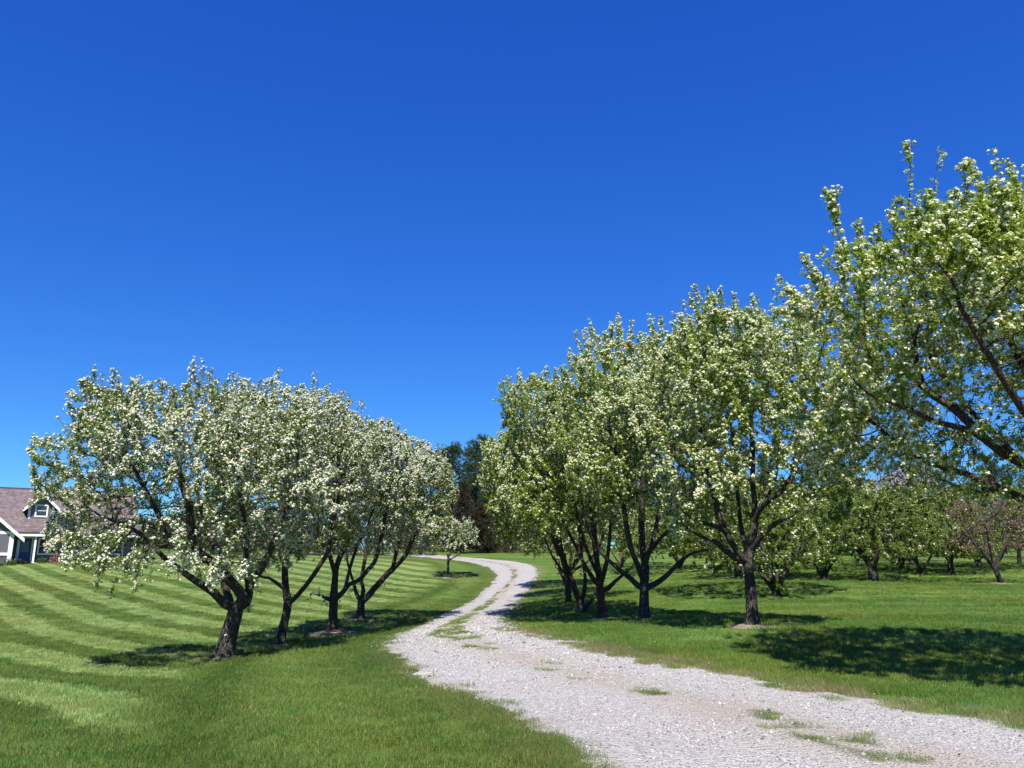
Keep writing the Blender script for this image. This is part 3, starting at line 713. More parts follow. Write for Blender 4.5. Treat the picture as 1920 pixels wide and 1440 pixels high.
build_tree('fruit_tree', 'white flowering tree with slim leaning trunk, second in the row left of the driveway', 'tree', ROWL,
    unproj(525, 1212, Y), [
    px(Y, [(523,1214),(526,1195),(532,1170),(537,1148),(540,1130)]),
    px(Y, [(539,1132),(536,1105),(534,1075,.1),(536,1045,.2),(540,1010,.3),(536,970,.4),(530,920,.5),(524,870,.5)]),
    px(Y, [(541,1132),(552,1122),(575,1096,-.1),(590,1075,-.2),(602,1056,-.2),(615,1035,-.2),(622,1000,-.2),(630,950,-.2),(640,890,-.2)]),
    px(Y, [(534,1102),(520,1094,-.3),(505,1084,-.6),(487,1080,-.9),(470,1060,-1.2)]),
    px(Y, [(536,1060),(548,1020,1.0),(560,970,1.6),(566,920,2.0)])],
    (unproj(545, 890, Y), (2.55, 2.7, 2.35, 2.5)), 12, rbase=.14, nattr=5290, ncl=27518, nleaf=4, pb=.84, nfl=(3, 9), leafL=(.045, .07), blossom=BLOSSOM_W, rtip=.0038, limb_k=.84, leaf=LEAF_FAR, fr=.0145)
Y = 27
build_tree('fruit_tree', 'white flowering tree with a cut limb stub and wide bare soil at its foot', 'tree', ROWL,
    unproj(622, 1190, Y), [
    px(Y, [(622,1192),(624,1172),(625,1150),(626,1132),(626,1120)]),
    px(Y, [(624,1126),(613,1122,-.1),(602,1117,-.2),(588,1114,-.3)]),
    px(Y, [(626,1122),(627,1100),(630,1070,.1),(637,1045,.2),(648,1020,.3),(655,980,.3),(660,930,.3),(664,890,.3)]),
    px(Y, [(630,1126),(643,1110),(655,1096),(675,1086,-.1),(690,1068,-.2),(703,1052,-.2),(712,1020,-.3),(720,980,-.3),(726,940,-.3)]),
    px(Y, [(630,1075),(618,1040,-.6),(606,1000,-1.0),(596,950,-1.3)]),
    px(Y, [(648,1105),(655,1070,.8),(668,1030,1.3),(690,985,1.7)])],
    (unproj(650, 915, Y), (2.5, 2.6, 2.2, 2.2)), 13, rbase=.165, nattr=5060, ncl=25552, nleaf=4, pb=.84, nfl=(3, 9), leafL=(.05, .075), blossom=BLOSSOM_W, rtip=.0038, limb_k=.84, leaf=LEAF_FAR, fr=.0158)
Y = 33
build_tree('fruit_tree', 'white flowering tree with a long limb leaning right, farthest big one left of driveway', 'tree', ROWL,
    unproj(675, 1163, Y), [
    px(Y, [(675,1165),(676,1150),(677,1135),(678,1122)]),
    px(Y, [(676,1126),(668,1112),(664,1095),(656,1070),(650,1045),(645,1000)]),
    px(Y, [(679,1124),(681,1105,.2),(678,1086,.4),(684,1050,.6),(690,1010,.8),(695,960,1.0)]),
    px(Y, [(681,1128),(692,1116),(700,1105),(712,1092),(722,1080),(735,1068),(750,1054),(762,1038,-.1),(772,1014,-.2),(782,985,-.2),(792,950,-.2)]),
    px(Y, [(735,1068),(742,1040,-.7),(748,1000,-1.2),(745,950,-1.4)]),
    px(Y, [(775,1005),(800,985,.3),(815,960,.5)])],
    (unproj(733, 925, Y), (2.75, 2.7, 2.3, 2.2)), 14, rbase=.17, nattr=5290, ncl=27518, nleaf=4, pb=.84, nfl=(3, 9), leafL=(.05, .08), blossom=BLOSSOM_W, rtip=.0038, limb_k=.84, leaf=LEAF_FAR, fr=.017)
Y = 62
build_tree('small_fruit_tree', 'small young flowering tree with a thin straight trunk inside the bend of the driveway', 'tree', None,
    unproj(838, 1084, Y), [
    px(Y, [(840,1085),(840,1070),(840,1055),(841,1044)]),
    px(Y, [(841,1046),(838,1030),(836,1010),(833,990)]), px(Y, [(841,1044),(850,1028),(858,1005),(862,985)]), px(Y, [(841,1050),(855,1043),(868,1035),(882,1025)])],
    (unproj(853, 1008, Y), (1.75, 1.7, 1.35, 1.0)), 15, rbase=.12, nattr=1120, ncl=4536, nleaf=5, pb=.6, nfl=(3, 6), leafL=(.07, .11), fr=.026, step=.18, twig_min=.004, blossom=BLOSSOM_W, rtip=.0038, limb_k=.84, leaf=LEAF_FAR, lump=.25)

# ---- the right row
Y = 18
build_tree('fruit_tree', 'white flowering tree with a single straight trunk ringed by bare soil, right of the driveway', 'tree', ROWR,
    unproj(1411, 1175, Y), [
    px(Y, [(1411,1176),(1411,1150),(1408,1115),(1405,1080),(1402,1054)]),
    px(Y, [(1402,1058),(1390,1050),(1376,1043,-.1),(1357,1030,-.2),(1340,1015,-.3),(1319,1008,-.4),(1300,998,-.5),(1283,985,-.6),(1270,965,-.7)]),
    px(Y, [(1402,1056),(1387,1040,-.1),(1367,1008,-.2),(1352,978,-.2),(1342,943,-.2),(1332,900,-.1),(1320,850),(1310,780),(1305,700)]),
    px(Y, [(1362,1000),(1345,988,-.6),(1322,981,-.9),(1300,972,-1.1),(1280,958,-1.3),(1262,925,-1.4)]),
    px(Y, [(1404,1054),(1410,1020),(1414,980),(1415,940),(1411,905),(1412,850),(1408,790),(1404,720),(1402,650)]),
    px(Y, [(1408,1030),(1425,1008,-.3),(1445,988,-.5),(1466,975,-.7),(1486,966,-.9),(1506,950,-1.0),(1535,935,-1.1)]),
    px(Y, [(1413,985),(1425,955,-.3),(1445,935,-.6),(1470,915,-.8),(1490,880,-.9),(1500,820,-.9),(1505,750,-.8)]),
    px(Y, [(1396,1040),(1392,1000,.8),(1385,950,1.4),(1380,880,1.8),(1372,800,2.0)]),
    px(Y, [(1414,970),(1435,940,.9),(1455,890,1.5),(1462,820,1.8)])],
    (unproj(1398, 785, Y), (2.6, 2.7, 2.5, 2.6)), 21, rbase=.138, nattr=6209, ncl=32549, nleaf=5, pb=.72, nfl=(3, 10), leafL=(.045, .074), fr=.0162, rtip=.0036, hollow=.52, droop=.5)
Y = 22.5
build_tree('fruit_tree', 'dark trunked flowering tree with a long limb arching right, beside the straight trunk', 'tree', ROWR,
    unproj(1207, 1163, Y), [
    px(Y, [(1208,1165),(1208,1140),(1208,1115),(1208,1092)]),
    px(Y, [(1207,1105),(1196,1098),(1186,1088),(1172,1077),(1152,1060,-.1),(1135,1045,-.2),(1122,1030,-.3),(1105,1000,-.4),(1095,960,-.5),(1085,910,-.5)]),
    px(Y, [(1210,1104),(1224,1097),(1240,1087),(1254,1075),(1268,1060),(1280,1049),(1296,1038),(1315,1033),(1335,1030,.2),(1352,1015,.4)]),
    px(Y, [(1208,1094),(1210,1065),(1214,1040),(1228,1022),(1242,1005),(1258,993),(1275,985),(1290,960),(1300,920)]),
    px(Y, [(1209,1070),(1206,1040,.2),(1203,1000,.3),(1203,960,.4),(1205,900,.4),(1206,830,.4),(1208,760,.3)]),
    px(Y, [(1206,1085),(1196,1060,-.4),(1184,1032,-.7),(1176,995,-.9),(1170,955,-1.0),(1160,890,-1.0),(1150,820,-.9)]),
    px(Y, [(1212,1060),(1222,1020,.9),(1236,960,1.5),(1246,890,1.8),(1252,820,1.9)])],
    (unproj(1205, 800, Y), (2.6, 3.2, 2.65, 2.8)), 22, rbase=.145, nattr=5750, ncl=28029, nleaf=5, pb=.66, nfl=(3, 10), leafL=(.048, .08), fr=.0168, rtip=.0036, hollow=.52, droop=.5)
Y = 27
build_tree('fruit_tree', 'flowering tree whose pale streaked trunk forks into many thin stems right of the driveway', 'tree', ROWR,
    unproj(1129, 1163, Y), [
    px(Y, [(1130,1165),(1129,1145),(1127,1120),(1125,1098)]),
    px(Y, [(1125,1102),(1114,1088),(1104,1072),(1094,1055),(1082,1030),(1070,1005),(1056,975),(1046,930)]),
    px(Y, [(1126,1098),(1122,1070,.2),(1118,1040,.4),(1114,1000,.5),(1110,950,.6),(1106,890,.6),(1102,820,.6)]),
    px(Y, [(1128,1110),(1140,1103),(1152,1091),(1168,1078),(1182,1066),(1195,1045)]),
    px(Y, [(1126,1098),(1136,1060,-.4),(1142,1020,-.7),(1145,970,-.9),(1142,910,-1.0)]),
    px(Y, [(1122,1080),(1106,1045,-.9),(1090,1000,-1.4),(1076,940,-1.6)])],
    (unproj(1080, 855, Y), (2.7, 3.4, 2.4, 2.9)), 23, rbase=.15, nattr=5290, ncl=25316, nleaf=5, pb=.6, nfl=(6, 10), leafL=(.052, .085), rtip=.0036, hollow=.52, bark=BARK_RED, fr=.0172)
Y = 31
build_tree('fruit_tree', 'low forked flowering tree with several dark leaning stems, its crown overhanging the far driveway', 'tree', ROWR,
    unproj(1092, 1147, Y), [
    px(Y, [(1094,1149),(1091,1138),(1088,1126)]),
    px(Y, [(1089,1130),(1081,1112),(1073,1090),(1064,1070),(1056,1045),(1051,1015),(1049,985),(1050,950),(1046,900),(1038,850)]),
    px(Y, [(1092,1132),(1096,1105),(1097,1080,.2),(1092,1050,.3),(1088,1010,.4),(1080,960,.4),(1072,900,.4)]),
    px(Y, [(1075,1095),(1062,1078,-.3),(1048,1062,-.5),(1034,1040,-.7),(1022,1012,-.9),(1010,980,-1.0)]),
    px(Y, [(1066,1072),(1058,1052,-.8),(1040,1020,-1.2),(1028,985,-1.5),(1012,945,-1.6),(992,920,-1.6)]),
    px(Y, [(1056,1045),(1044,1010,.9),(1026,970,1.4),(1008,920,1.8)]),
    px(Y, [(1098,1142),(1108,1128,.2),(1118,1108,.3)])],
    (unproj(1020, 895, Y), (2.6, 3.5, 1.75, 2.8)), 24, rbase=.145, nattr=5290, ncl=25316, nleaf=6, pb=.52, nfl=(6, 10), leafL=(.052, .085), rtip=.0036, hollow=.52, bark=BARK_RED, fr=.0178)
Y = 10.6
bx, by, _ = unproj(2085, 1290, Y)
build_tree('fruit_tree', 'tall flowering tree reaching in from the right edge of the view with reddish bare limbs', 'tree', ROWR,
    (bx, by, gz(bx, by) - .02), [
    [(bx, by, gz(bx, by) - .05), (bx - .02, by, .45), (bx - .05, by, .95), (bx - .1, by, 1.5), (bx - .12, by, 2.0)],
    [(bx - .12, by, 2.0)] + px(Y, [(2000,915,-.2),(1915,867,-.4),(1877,847,-.5),(1840,817,-.6),(1802,802,-.7),(1752,790,-.8),(1715,772,-.9),(1675,757,-1.0),(1630,740,-1.0),(1590,700,-1.0)]),
    [(bx - .1, by, 1.75)] + px(Y, [(2000,970,.3),(1915,934,.5),(1868,913,.6),(1840,900,.7),(1800,885,.8),(1752,872,.9),(1710,852,1.0),(1665,817,1.0),(1640,795,1.0),(1600,770,1.0)]),
    px(Y, [(1868,913,.6),(1840,920,.2),(1815,920,0),(1780,905,-.2),(1740,890,-.3)]),
    [(bx - .12, by, 2.0)] + px(Y, [(2040,860,.4),(1985,780,.8),(1940,720,1.0),(1910,672,1.1),(1895,640,1.2),(1880,590,1.2),(1870,520,1.2),(1850,440,1.1),(1840,370,1.0)]),
    px(Y, [(1840,817,-.6),(1800,775,-.2),(1765,750,0),(1740,735,.1),(1716,716,.2),(1690,692,.3),(1668,668,.3),(1640,620,.3),(1610,560,.3)]),
    px(Y, [(1740,735,.1),(1722,700,.1),(1712,640,.1),(1695,580,.1),(1687,530,.1),(1695,480,.1),(1701,430,.1),(1705,370,.1),(1707,310,.1)]),
    px(Y, [(1610,560,.3),(1590,500,.3),(1574,450,.3),(1563,400,.3)]),
    px(Y, [(1712,640,.1),(1735,560,-.2),(1748,470,-.3),(1752,370,-.3)]),
    px(Y, [(1870,520,1.2),(1885,430,.9),(1895,350,.8)]),
    [(bx - .12, by, 2.0), (bx + .1, by - .3, 3.0), (bx - .1, by - .8, 4.2), (bx - .6, by - 1.2, 5.4), (bx - .9, by - 1.3, 6.3)],
    [(bx - .1, by, 1.8), (bx + .7, by + .2, 2.6), (bx + 1.6, by + .3, 3.6), (bx + 2.2, by + .3, 4.8)],
    [(bx - .12, by, 1.9), (bx - .1, by + .8, 2.8), (bx - .5, by + 1.6, 4.0), (bx - .9, by + 2.0, 5.2)],
    [(bx - .12, by, 1.9), (bx - .9, by - .9, 2.7), (bx - 1.9, by - 1.7, 3.5), (bx - 2.6, by - 2.1, 4.4)]],
    ((bx - .15, by + .1, 4.75), (3.4, 3.1, 1.5, 2.5)), 25, limb_k=.68, rbase=.165, nattr=7589, ncl=39781, nleaf=5, pb=.72, nfl=(3, 10), leafL=(.04, .07), rtip=.0036, hollow=.40, bark=BARK_RED, fr=.0158, droop=.6, shoot=(.25, .6), lump=.2)

# three more of the row follow the driveway, mostly hidden behind the nearer crowns
r_r = [o for o in C.objects if o.name.startswith('fruit_tree') and o.get('group') == ROWR]
for src, x, y, rz, s_, lb in ((r_r[2], 2.7, 38, 2.0, .95, 'flowering tree half hidden behind the low forked one, shading the driveway'), (r_r[1], 3.2, 46, 4.2, .9, 'farther flowering tree of the right row beside the upper bend, mostly hidden'), (r_r[3], 3.9, 54.5, 1.2, .85, 'last flowering tree of the right row where the driveway turns left')):
    copy_tree(src, (x, y, gz(x, y) - .03), rz, lb, s_)
# ------------------------------------------------------------------ orchard behind the right row
ORCH = 'fruit trees of the orchard on the lawn beyond the right row'
def rnd_limbs(rng, k, h0, reach, lean=0.0, stems=1):
    z = np.array([0, 0, 0.]); L = []
    top = np.array([lean, 0, h0]); L.append([(0, 0, -.05), (lean * .4, 0, h0 * .5), tuple(top)])
    for i in range(k):
        a = i * 6.283 / k + rng.uniform(-.4, .4); f = rng.uniform(.55, 1.0) if stems == 1 else rng.uniform(.1, .4)
        p0 = top * f; e = rng.uniform(.7, 1.0) * reach
        L.append([tuple(p0), tuple(p0 + [math.cos(a) * e * .35, math.sin(a) * e * .35, .5 * e]), tuple(p0 + [math.cos(a) * e * .7, math.sin(a) * e * .7, 1.0 * e]), tuple(p0 + [math.cos(a) * e, math.sin(a) * e, 1.6 * e])])
    return L
def orchard_tree(pxy, label, seed, crown, k=6, dy=0, h0=1.1, reach=1.4, name='orchard_tree', stems=1, lean=0, **kw):  # dy pushes a crown back so it shades more of the lawn
    b = np.array(unproj(*pxy)); b[2] = gz(b[0], b[1]) - .03; rng = np.random.default_rng(seed)
    lb = [[tuple(b + np.array(q)) for q in l] for l in rnd_limbs(rng, k, h0, reach, lean, stems)]
    par = dict(rbase=.17, nattr=1400, ncl=9000, nleaf=7, pb=.25, nfl=(3, 5), leafL=(.075, .115), fr=.026, step=.22, kill=.36, twig_min=.0035, leaf=LEAF_FAR, hollow=.55, limb_k=.8, bare=.5, up_extra=False, shoot=(.2, .45))
    par.update(kw)
    return build_tree(name, label, 'tree', ORCH, b, lb, (b + [0, dy, crown[0]], crown[1]), seed, **par)
t_a = orchard_tree((1455,1118,32), 'many stemmed bushy green tree with scattered blossom, just behind the straight trunk', 41, (2.75, (4.0, 5.0, 1.9, 1.9)), k=8, dy=2.4, h0=.6, reach=1.2, stems=2, rbase=.16, ncl=17000, nattr=3000, pb=.16)  # crown stretched back, out of view, to throw deeper shade behind
t_b = orchard_tree((1638,1090,42), 'broad low green orchard tree with a short thick dark trunk', 42, (2.9, (4.3, 4.6, 2.4, 1.95)), dy=1.5, rbase=.26, h0=1.0, pb=.15, ncl=19000, nattr=3000, reach=1.6)
t_c = orchard_tree((1878,1095,42), 'nearly bare orchard tree with brownish pink buds and a thin crooked trunk', 43, (2.95, (2.7, 2.5, 1.45, 1.25)), name='budding_tree', lean=-.45, h0=1.25, k=7, rbase=.14, nattr=2000, ncl=6500, nleaf=4, pb=.12, nfl=(1, 2), leafL=(.035, .06), fr=.02, leaf=BUD, kill=.34, step=.18, twig_min=0, rtip=.0065, extra=.25, shoot=(.2, .5))
t_d = orchard_tree((1725,1078,49), 'green orchard tree with several dark stems, left of the slim forked one', 44, (2.9, (4.2, 4.2, 2.4, 1.95)), k=7, dy=1.0, h0=.5, reach=1.2, stems=2, rbase=.2, pb=.1)
pale = leaf_material('pale_pink_petal', [(0.0, (.40, .34, .32)), (1.0, (.62, .56, .54))], .3, (1, .95, .95), .6, .2)
t_e = orchard_tree((1712,1060,64), 'tall greyish pink blossoming tree far behind the overhanging limbs', 45, (4.2, (3.8, 3.4, 3.2, 2.9)), name='blossoming_tree', rbase=.2, pb=.85, nfl=(3, 5), ncl=6000, nleaf=2, blossom=pale, fr=.04, leaf=GREY_TWIG, nattr=1200)
def orch_copy(src, u, v, Y, rz, s, label):
    b = unproj(u, v, Y); return copy_tree(src, (b[0], b[1], gz(b[0], b[1]) - .03), rz, label, s)
orch_copy(t_b, 1785, 1080, 50, 2.1, (.72, .72, .95), 'slim green orchard tree with a thin leaning trunk, left of the bare pinkish one')
orch_copy(t_c, 1912, 1062, 60, 1.3, 1.1, 'bare pinkish orchard tree farther off at the right edge of the view')
orch_copy(t_d, 1545, 1082, 45, 1.9, .95, 'green orchard tree between the many stemmed bushy one and the broad low one')
orch_copy(t_a, 1690, 1064, 56, 3.9, 1.15, 'leafy orchard tree right behind the broad low one')
orch_copy(t_b, 1835, 1066, 58, 3.0, .95, 'leafy orchard tree between the slim leaning trunk and the bare pinkish one')
orch_copy(t_b, 1490, 1066, 55, .4, 1.05, 'leafy orchard tree behind the many stemmed bushy one')
orch_copy(t_b, 1384, 1072, 50, 4.0, .95, 'orchard tree half hidden behind the straight trunk right of the driveway')
orch_copy(t_d, 1565, 1060, 62, .7, 1.05, 'far green orchard tree between the many stemmed bush and the broad low one')
orch_copy(t_a, 1275, 1058, 62, 2.6, 1.0, 'far orchard tree seen under the arching limb of the right row')
orch_copy(t_d, 1165, 1052, 68, 3.6, 1.0, 'far orchard tree seen between the forked trunks of the right row')
orch_copy(t_a, 1480, 1048, 78, 5.0, 1.2, 'most distant green tree seen behind the many stemmed bushy one')
orch_copy(t_b, 1850, 1050, 72, 5.5, 1.25, 'distant green tree rising behind the bare pinkish orchard trees')

FARW = leaf_material('far_wood_leaf', [(0.0, (.016, .026, .012)), (.5, (.034, .048, .02)), (.8, (.06, .06, .028)), (1.0, (.075, .055, .035))], .2, (1, 1, .7), .7)
# ------------------------------------------------------------------ evergreens and shrubs at the back
def pine(label, u, Y, top_v, wid, seed, mat, group, name='pine_tree', shape='pine', vis=.06, cat='evergreen', nb=None):
    rng = np.random.default_rng(seed); x, y, zt = unproj(u, top_v, Y); z0 = gz(x, y); H = zt - z0
    root = empty(name, (x, y, z0 - .05), rng.random() * 6, label, cat, group)
    tr = np.array([(0, 0, z) for z in np.linspace(0, H * .96, 14)]); tr[:, :2] += rng.normal(0, .05, (14, 2)) * (tr[:, 2:] / H + .1)
    TV, TQ = tubes(tr, np.arange(-1, 13), np.linspace(H * .018 + .05, .02, 14), rng, flare=.3)
    nw = nb or int(H * 1.9); BP, BD, BW = [], [], []; TVs, TQs, off = [TV], [TQ], len(TV)
    lo = .02 if shape != 'pine' else .10
    for i in range(nw):
        f = lo + (1 - lo) * (i + rng.random() * .6) / nw
        if shape == 'pine': rr = wid / 2 * (min(1, (1.03 - f) * 2.6 + .08)) * (.55 + .45 * min(1, f * 4)) * rng.uniform(.75, 1.15)
        elif shape == 'cone': rr = wid / 2 * (1.04 - f) ** .8 * rng.uniform(.85, 1.1)
        else: rr = wid / 2 * math.sqrt(max(0.02, 1 - (f * 1.0) ** 2.4)) * rng.uniform(.8, 1.15)
        k = int(rng.integers(5, 8)) if shape != 'cone' else 8
        for j in range(k):
            a = rng.random() * 6.283; tilt = (.15 + .55 * f) if shape == 'pine' else .35 if shape == 'cone' else .5
            d = np.array([math.cos(a), math.sin(a), tilt]); d /= np.linalg.norm(d); l = rr * rng.uniform(.75, 1.15) / math.hypot(d[0], d[1]) if shape == 'pine' else rr * rng.uniform(.85, 1.1)
            p0 = np.array([np.interp(f * H, tr[:, 2], tr[:, 0]), np.interp(f * H, tr[:, 2], tr[:, 1]), f * H * .985])
            q = np.linspace(0, 1, 5)[:, None]; pts = p0 + d * l * q + np.array([0, 0, .10]) * l * q ** 2
            v_, q_ = tubes(pts, np.arange(-1, 4), np.linspace(.045, .008, 5), rng, trunk_detail=False); TVs.append(v_); TQs.append(q_ + off); off += len(v_)
            m_ = max(5, int(l * 7)); ft = np.sqrt(rng.uniform(.08, 1, m_))[:, None]; c = p0 + d * l * ft + np.array([0, 0, .10]) * l * ft ** 2 + rng.normal(0, .13 + .05 * l, (m_, 3))
            BP.append(c); BD.append(np.repeat((d * [1, 1, .6] + [0, 0, .45])[None], m_, 0)); BW.append(ft[:, 0])
    top = tr[-1] + np.c_[rng.normal(0, .08, (16, 2)), rng.uniform(-.6, .35, 16)]; BP.append(top); BD.append(np.repeat([[0, 0, 1.]], 16, 0))
    BP = np.vstack(BP); BD = np.vstack(BD); m_ = 12; kk = np.repeat(np.arange(len(BP)), m_)
    dd = normed(normed(BD[kk]) * .75 + rng.normal(0, .55, (len(kk), 3))); ln = rng.uniform(.16, .36, len(kk))
    LV, LF = leaf_mesh(BP[kk] + rng.normal(0, .07, (len(kk), 3)), dd, normed(rng.normal(0, 1, (len(kk), 3))), ln, np.full(len(kk), vis) * rng.uniform(.7, 1.3, len(kk)), .05)
    mesh_obj('trunk', np.vstack(TVs), [np.vstack(TQs)], BARK, root, smooth=True); mesh_obj('crown', LV, [LF], mat, root)
    return root
EV = 'tall evergreens at the back of the lawn'
pine('tall broad topped pine above the bend of the driveway, left of the taller pointed one', 849, 100, 834, 6.6, 61, PINE, EV)
pine('taller dark pine rising beside the crown of the right row', 905, 106, 818, 6.4, 62, PINE, EV)
pine('bluish green pine standing in front of the two tall ones', 893, 97, 893, 5.2, 63, PINE_B, EV)
pine('dark pine showing through the gap right of the bend in the driveway', 950, 102, 872, 6.5, 64, PINE, EV)
pine('dark pine behind the leftmost crown of the right row', 1015, 104, 850, 6.5, 65, PINE_B, EV)
for i, (u, v, Y, s_) in enumerate(((1085, 860, 106, 66), (1190, 850, 108, 67), (1330, 870, 106, 68), (1560, 880, 100, 69))):
    pine('dark pine hidden behind the flowering crowns ' + ('above the pale forked trunk', 'above the arching limb', 'above the straight ringed trunk', 'right of the straight ringed trunk')[i], u, Y, v, 7, s_, (PINE, PINE_B)[i % 2], EV)
pine('dark pine behind the orchard at the right edge of the view', 1862, 92, 868, 6.5, 70, PINE, EV)
pine('second dark pine behind the orchard near the overhanging limbs', 1700, 98, 848, 7.5, 71, PINE_B, EV)
pine('rust brown conifer in front of the tall pines at the bend', 868, 90, 903, 3.6, 72, BROWN, None, 'brown_conifer', 'cone', vis=.075, nb=26)
pine('dark brown conifer low beside the rust brown one', 902, 91, 950, 3.8, 73, BROWN, None, 'brown_conifer', 'dome', vis=.075, nb=14)
SHR = 'dark shrubs along the back edge of the lawn'
def shrub(label, u, v, Y, h, wd, seed, mat, group=SHR, name='shrub', n=900, L=(.14, .30), W=.07, twigs=14, cat='shrub'):
    rng = np.random.default_rng(seed); x, y, _ = unproj(u, v, Y); z0 = gz(x, y)
    root = empty(name, (x, y, z0 - .03), 0, label, cat, group)
    VV, QQ, off = [], [], 0; tips = []
    for i in range(twigs):
        a = rng.random() * 6.283; e = rng.uniform(.2, 1) * wd / 2; q = np.linspace(0, 1, 6)[:, None]; hh = h * rng.uniform(.6, .98) * math.sqrt(max(.1, 1 - (e / wd * 1.5) ** 2))
        pts = np.c_[math.cos(a) * e * q ** .8, math.sin(a) * e * q ** .8, hh * q ** 1.1] + rng.normal(0, .03, (6, 3)) * q
        v_, q_ = tubes(pts, np.arange(-1, 5), np.linspace(.02 + .008 * h, .006, 6), rng, trunk_detail=False); VV.append(v_); QQ.append(q_ + off); off += len(v_); tips.append(pts[2:])
    mesh_obj('stems', np.vstack(VV), [np.vstack(QQ)], BARK, root)
    tips = np.vstack(tips)
    nc = n // 10; q = normed(rng.normal(0, 1, (nc, 3))); q[:, 2] = np.abs(q[:, 2]); rho = rng.uniform(.35, 1, (nc, 1)) ** .5
    lump = 1 + .22 * (vnoise(q * 2.2 + 5, seed)[:, None] - .5) * 2
    c = q * rho * lump * [wd / 2, wd / 2, h] ; c[:, 2] = np.maximum(c[:, 2], .08 * h)
    k = np.repeat(np.arange(nc), 10); d = normed(q[k] * .6 + rng.normal(0, .6, (len(k), 3))); ln = rng.uniform(*L, len(k))
    LV, LF = leaf_mesh(c[k] + rng.normal(0, .10 * h ** .5, (len(k), 3)), d, normed(rng.normal(0, .8, (len(k), 3)) + [0, 0, .6]), ln, W * rng.uniform(.7, 1.4, len(k)), .1)
    mesh_obj('foliage', LV, [LF], mat, root); return root
sh = [(575, 3.6, 4.5, OLIVE), (628, 4.4, 4.6, BROWN), (690, 4.0, 5.0, BROWN), (742, 4.6, 4.4, BROWN), (788, 3.6, 3.6, OLIVE)]
for i, (u, h, wd, mt) in enumerate(sh):
    shrub('%s shrub behind the left row, %s' % (('olive', 'dark brown', 'low dark brown', 'tall dark brown', 'olive')[i], ('beyond the slim leaning trunk', 'beyond the trunk with the cut stub', 'beyond the farthest big trunk', 'beyond the long leaning limb', 'left of the small young tree')[i]), u, 1046, 84 + i % 2, h, wd, 80 + i, mt, n=2600)
for i, (u, h, wd, mt) in enumerate([(948, 3.6, 4.4, BROWN), (985, 4.2, 5.0, GREY_TWIG), (915, 2.4, 3.4, OLIVE), (1035, 4.0, 5.0, OLIVE), (1090, 4.4, 5.4, BROWN), (830, 4.0, 4.0, BROWN)]):
    shrub(('dark brown bush right of the bend below the pines', 'grey twiggy bush behind the edge of the right row', 'low olive bush below the brown conifers', 'olive bush behind the dark leaning stems of the right row', 'brown bush behind the pale forked trunk', 'dark brown bush behind the small young tree')[i], u, 1040, 93 + (i % 3), h, wd, 90 + i, mt, n=2200)
for i, (u, h, wd, mt) in enumerate([(372, 5.0, 6.0, PINE), (440, 5.6, 6.0, OLIVE), (512, 4.6, 5.5, BROWN)]):
    shrub(('tall dark green shrub beside the house behind the nearest left tree', 'tall olive shrub behind the thick leaning trunk', 'brown shrub between the two nearest left trunks')[i], u, 1050, 86 + i, h, wd, 100 + i, mt, n=2600)
# the wood far behind closes the view between the crowns: one mass of foliage
rg = np.random.default_rng(300); WV, WF, off = [], [], 0
for i in range(95):
    x = rg.uniform(-118, 135); y = rg.uniform(128, 165) - abs(x) * .12; h = rg.uniform(6.5, 11.5) if x > -30 else rg.uniform(5, 7.5); wd = rg.uniform(7, 11); z0 = gz(x, y)
    nc = 520; q = normed(rg.normal(0, 1, (nc, 3))); q[:, 2] = np.abs(q[:, 2])
    lump = .8 + .45 * vnoise(q * 2.6 + i, i)[:, None]
    c = q * lump * rg.uniform(.55, 1, (nc, 1)) * [wd / 2, wd / 2, h] + [x, y, z0]
    k = np.repeat(np.arange(nc), 5); ln = rg.uniform(.3, .75, len(k))
    v_, f_ = leaf_mesh(c[k] + rg.normal(0, .3, (len(k), 3)), normed(q[k] * [1, 1, .5] + rg.normal(0, .6, (len(k), 3))), normed(rg.normal(0, 1, (len(k), 3))), ln, ln * rg.uniform(.35, .6, len(k)), .1)
    WV.append(v_); WF.append(f_ + off); off += len(v_)
wood = mesh_obj('far_wood', np.vstack(WV), [np.vstack(WF)], FARW)
tag(wood, 'dark mixed wood closing the far side of the lawn', 'wood', kind='stuff')
# ------------------------------------------------------------------ house on the left
hb = unproj(47, 1051, 70); HZ = gz(hb[0], hb[1]) + .02
house = empty('house', (hb[0], hb[1], HZ), R(38), 'dark grey house with brown shingled roof, dormer, white trim and blue front door', 'house')
m, n, b, out = mat_new('roof_shingles'); SHING = m
tc = n.nodes.new('ShaderNodeTexCoord').outputs['Object']
br = n.nodes.new('ShaderNodeTexBrick'); br.inputs['Scale'].default_value = 1.0; br.inputs['Brick Width'].default_value = .32; br.inputs['Row Height'].default_value = .16; br.inputs['Mortar Size'].default_value = .008
br.inputs['Color1'].default_value = (.10, .080, .082, 1); br.inputs['Color2'].default_value = (.168, .138, .140, 1); br.inputs['Mortar'].default_value = (.06, .04, .04, 1); br.inputs['Bias'].default_value = -.1
n.links.new(mapping(n, tc, (1, 1, 1)), br.inputs['Vector'])
nz = noise(n, 3.5, 5, tc, .7); col = mixc(n, 1.0, br.outputs['Color'], ramp(n, nz, [(.3, (.7, .68, .68)), (.7, (1.35, 1.3, 1.3))]), 'MULTIPLY')
n.links.new(col, b.inputs['Base Color']); b.inputs['Roughness'].default_value = .9
m, n, b, out = mat_new('lap_siding'); SID = m
tc = n.nodes.new('ShaderNodeTexCoord').outputs['Object']; wv_ = n.nodes.new('ShaderNodeTexWave'); wv_.wave_type = 'BANDS'; wv_.bands_direction = 'Z'; wv_.wave_profile = 'SAW'; wv_.inputs['Scale'].default_value = 2.4
n.links.new(tc, wv_.inputs['Vector'])
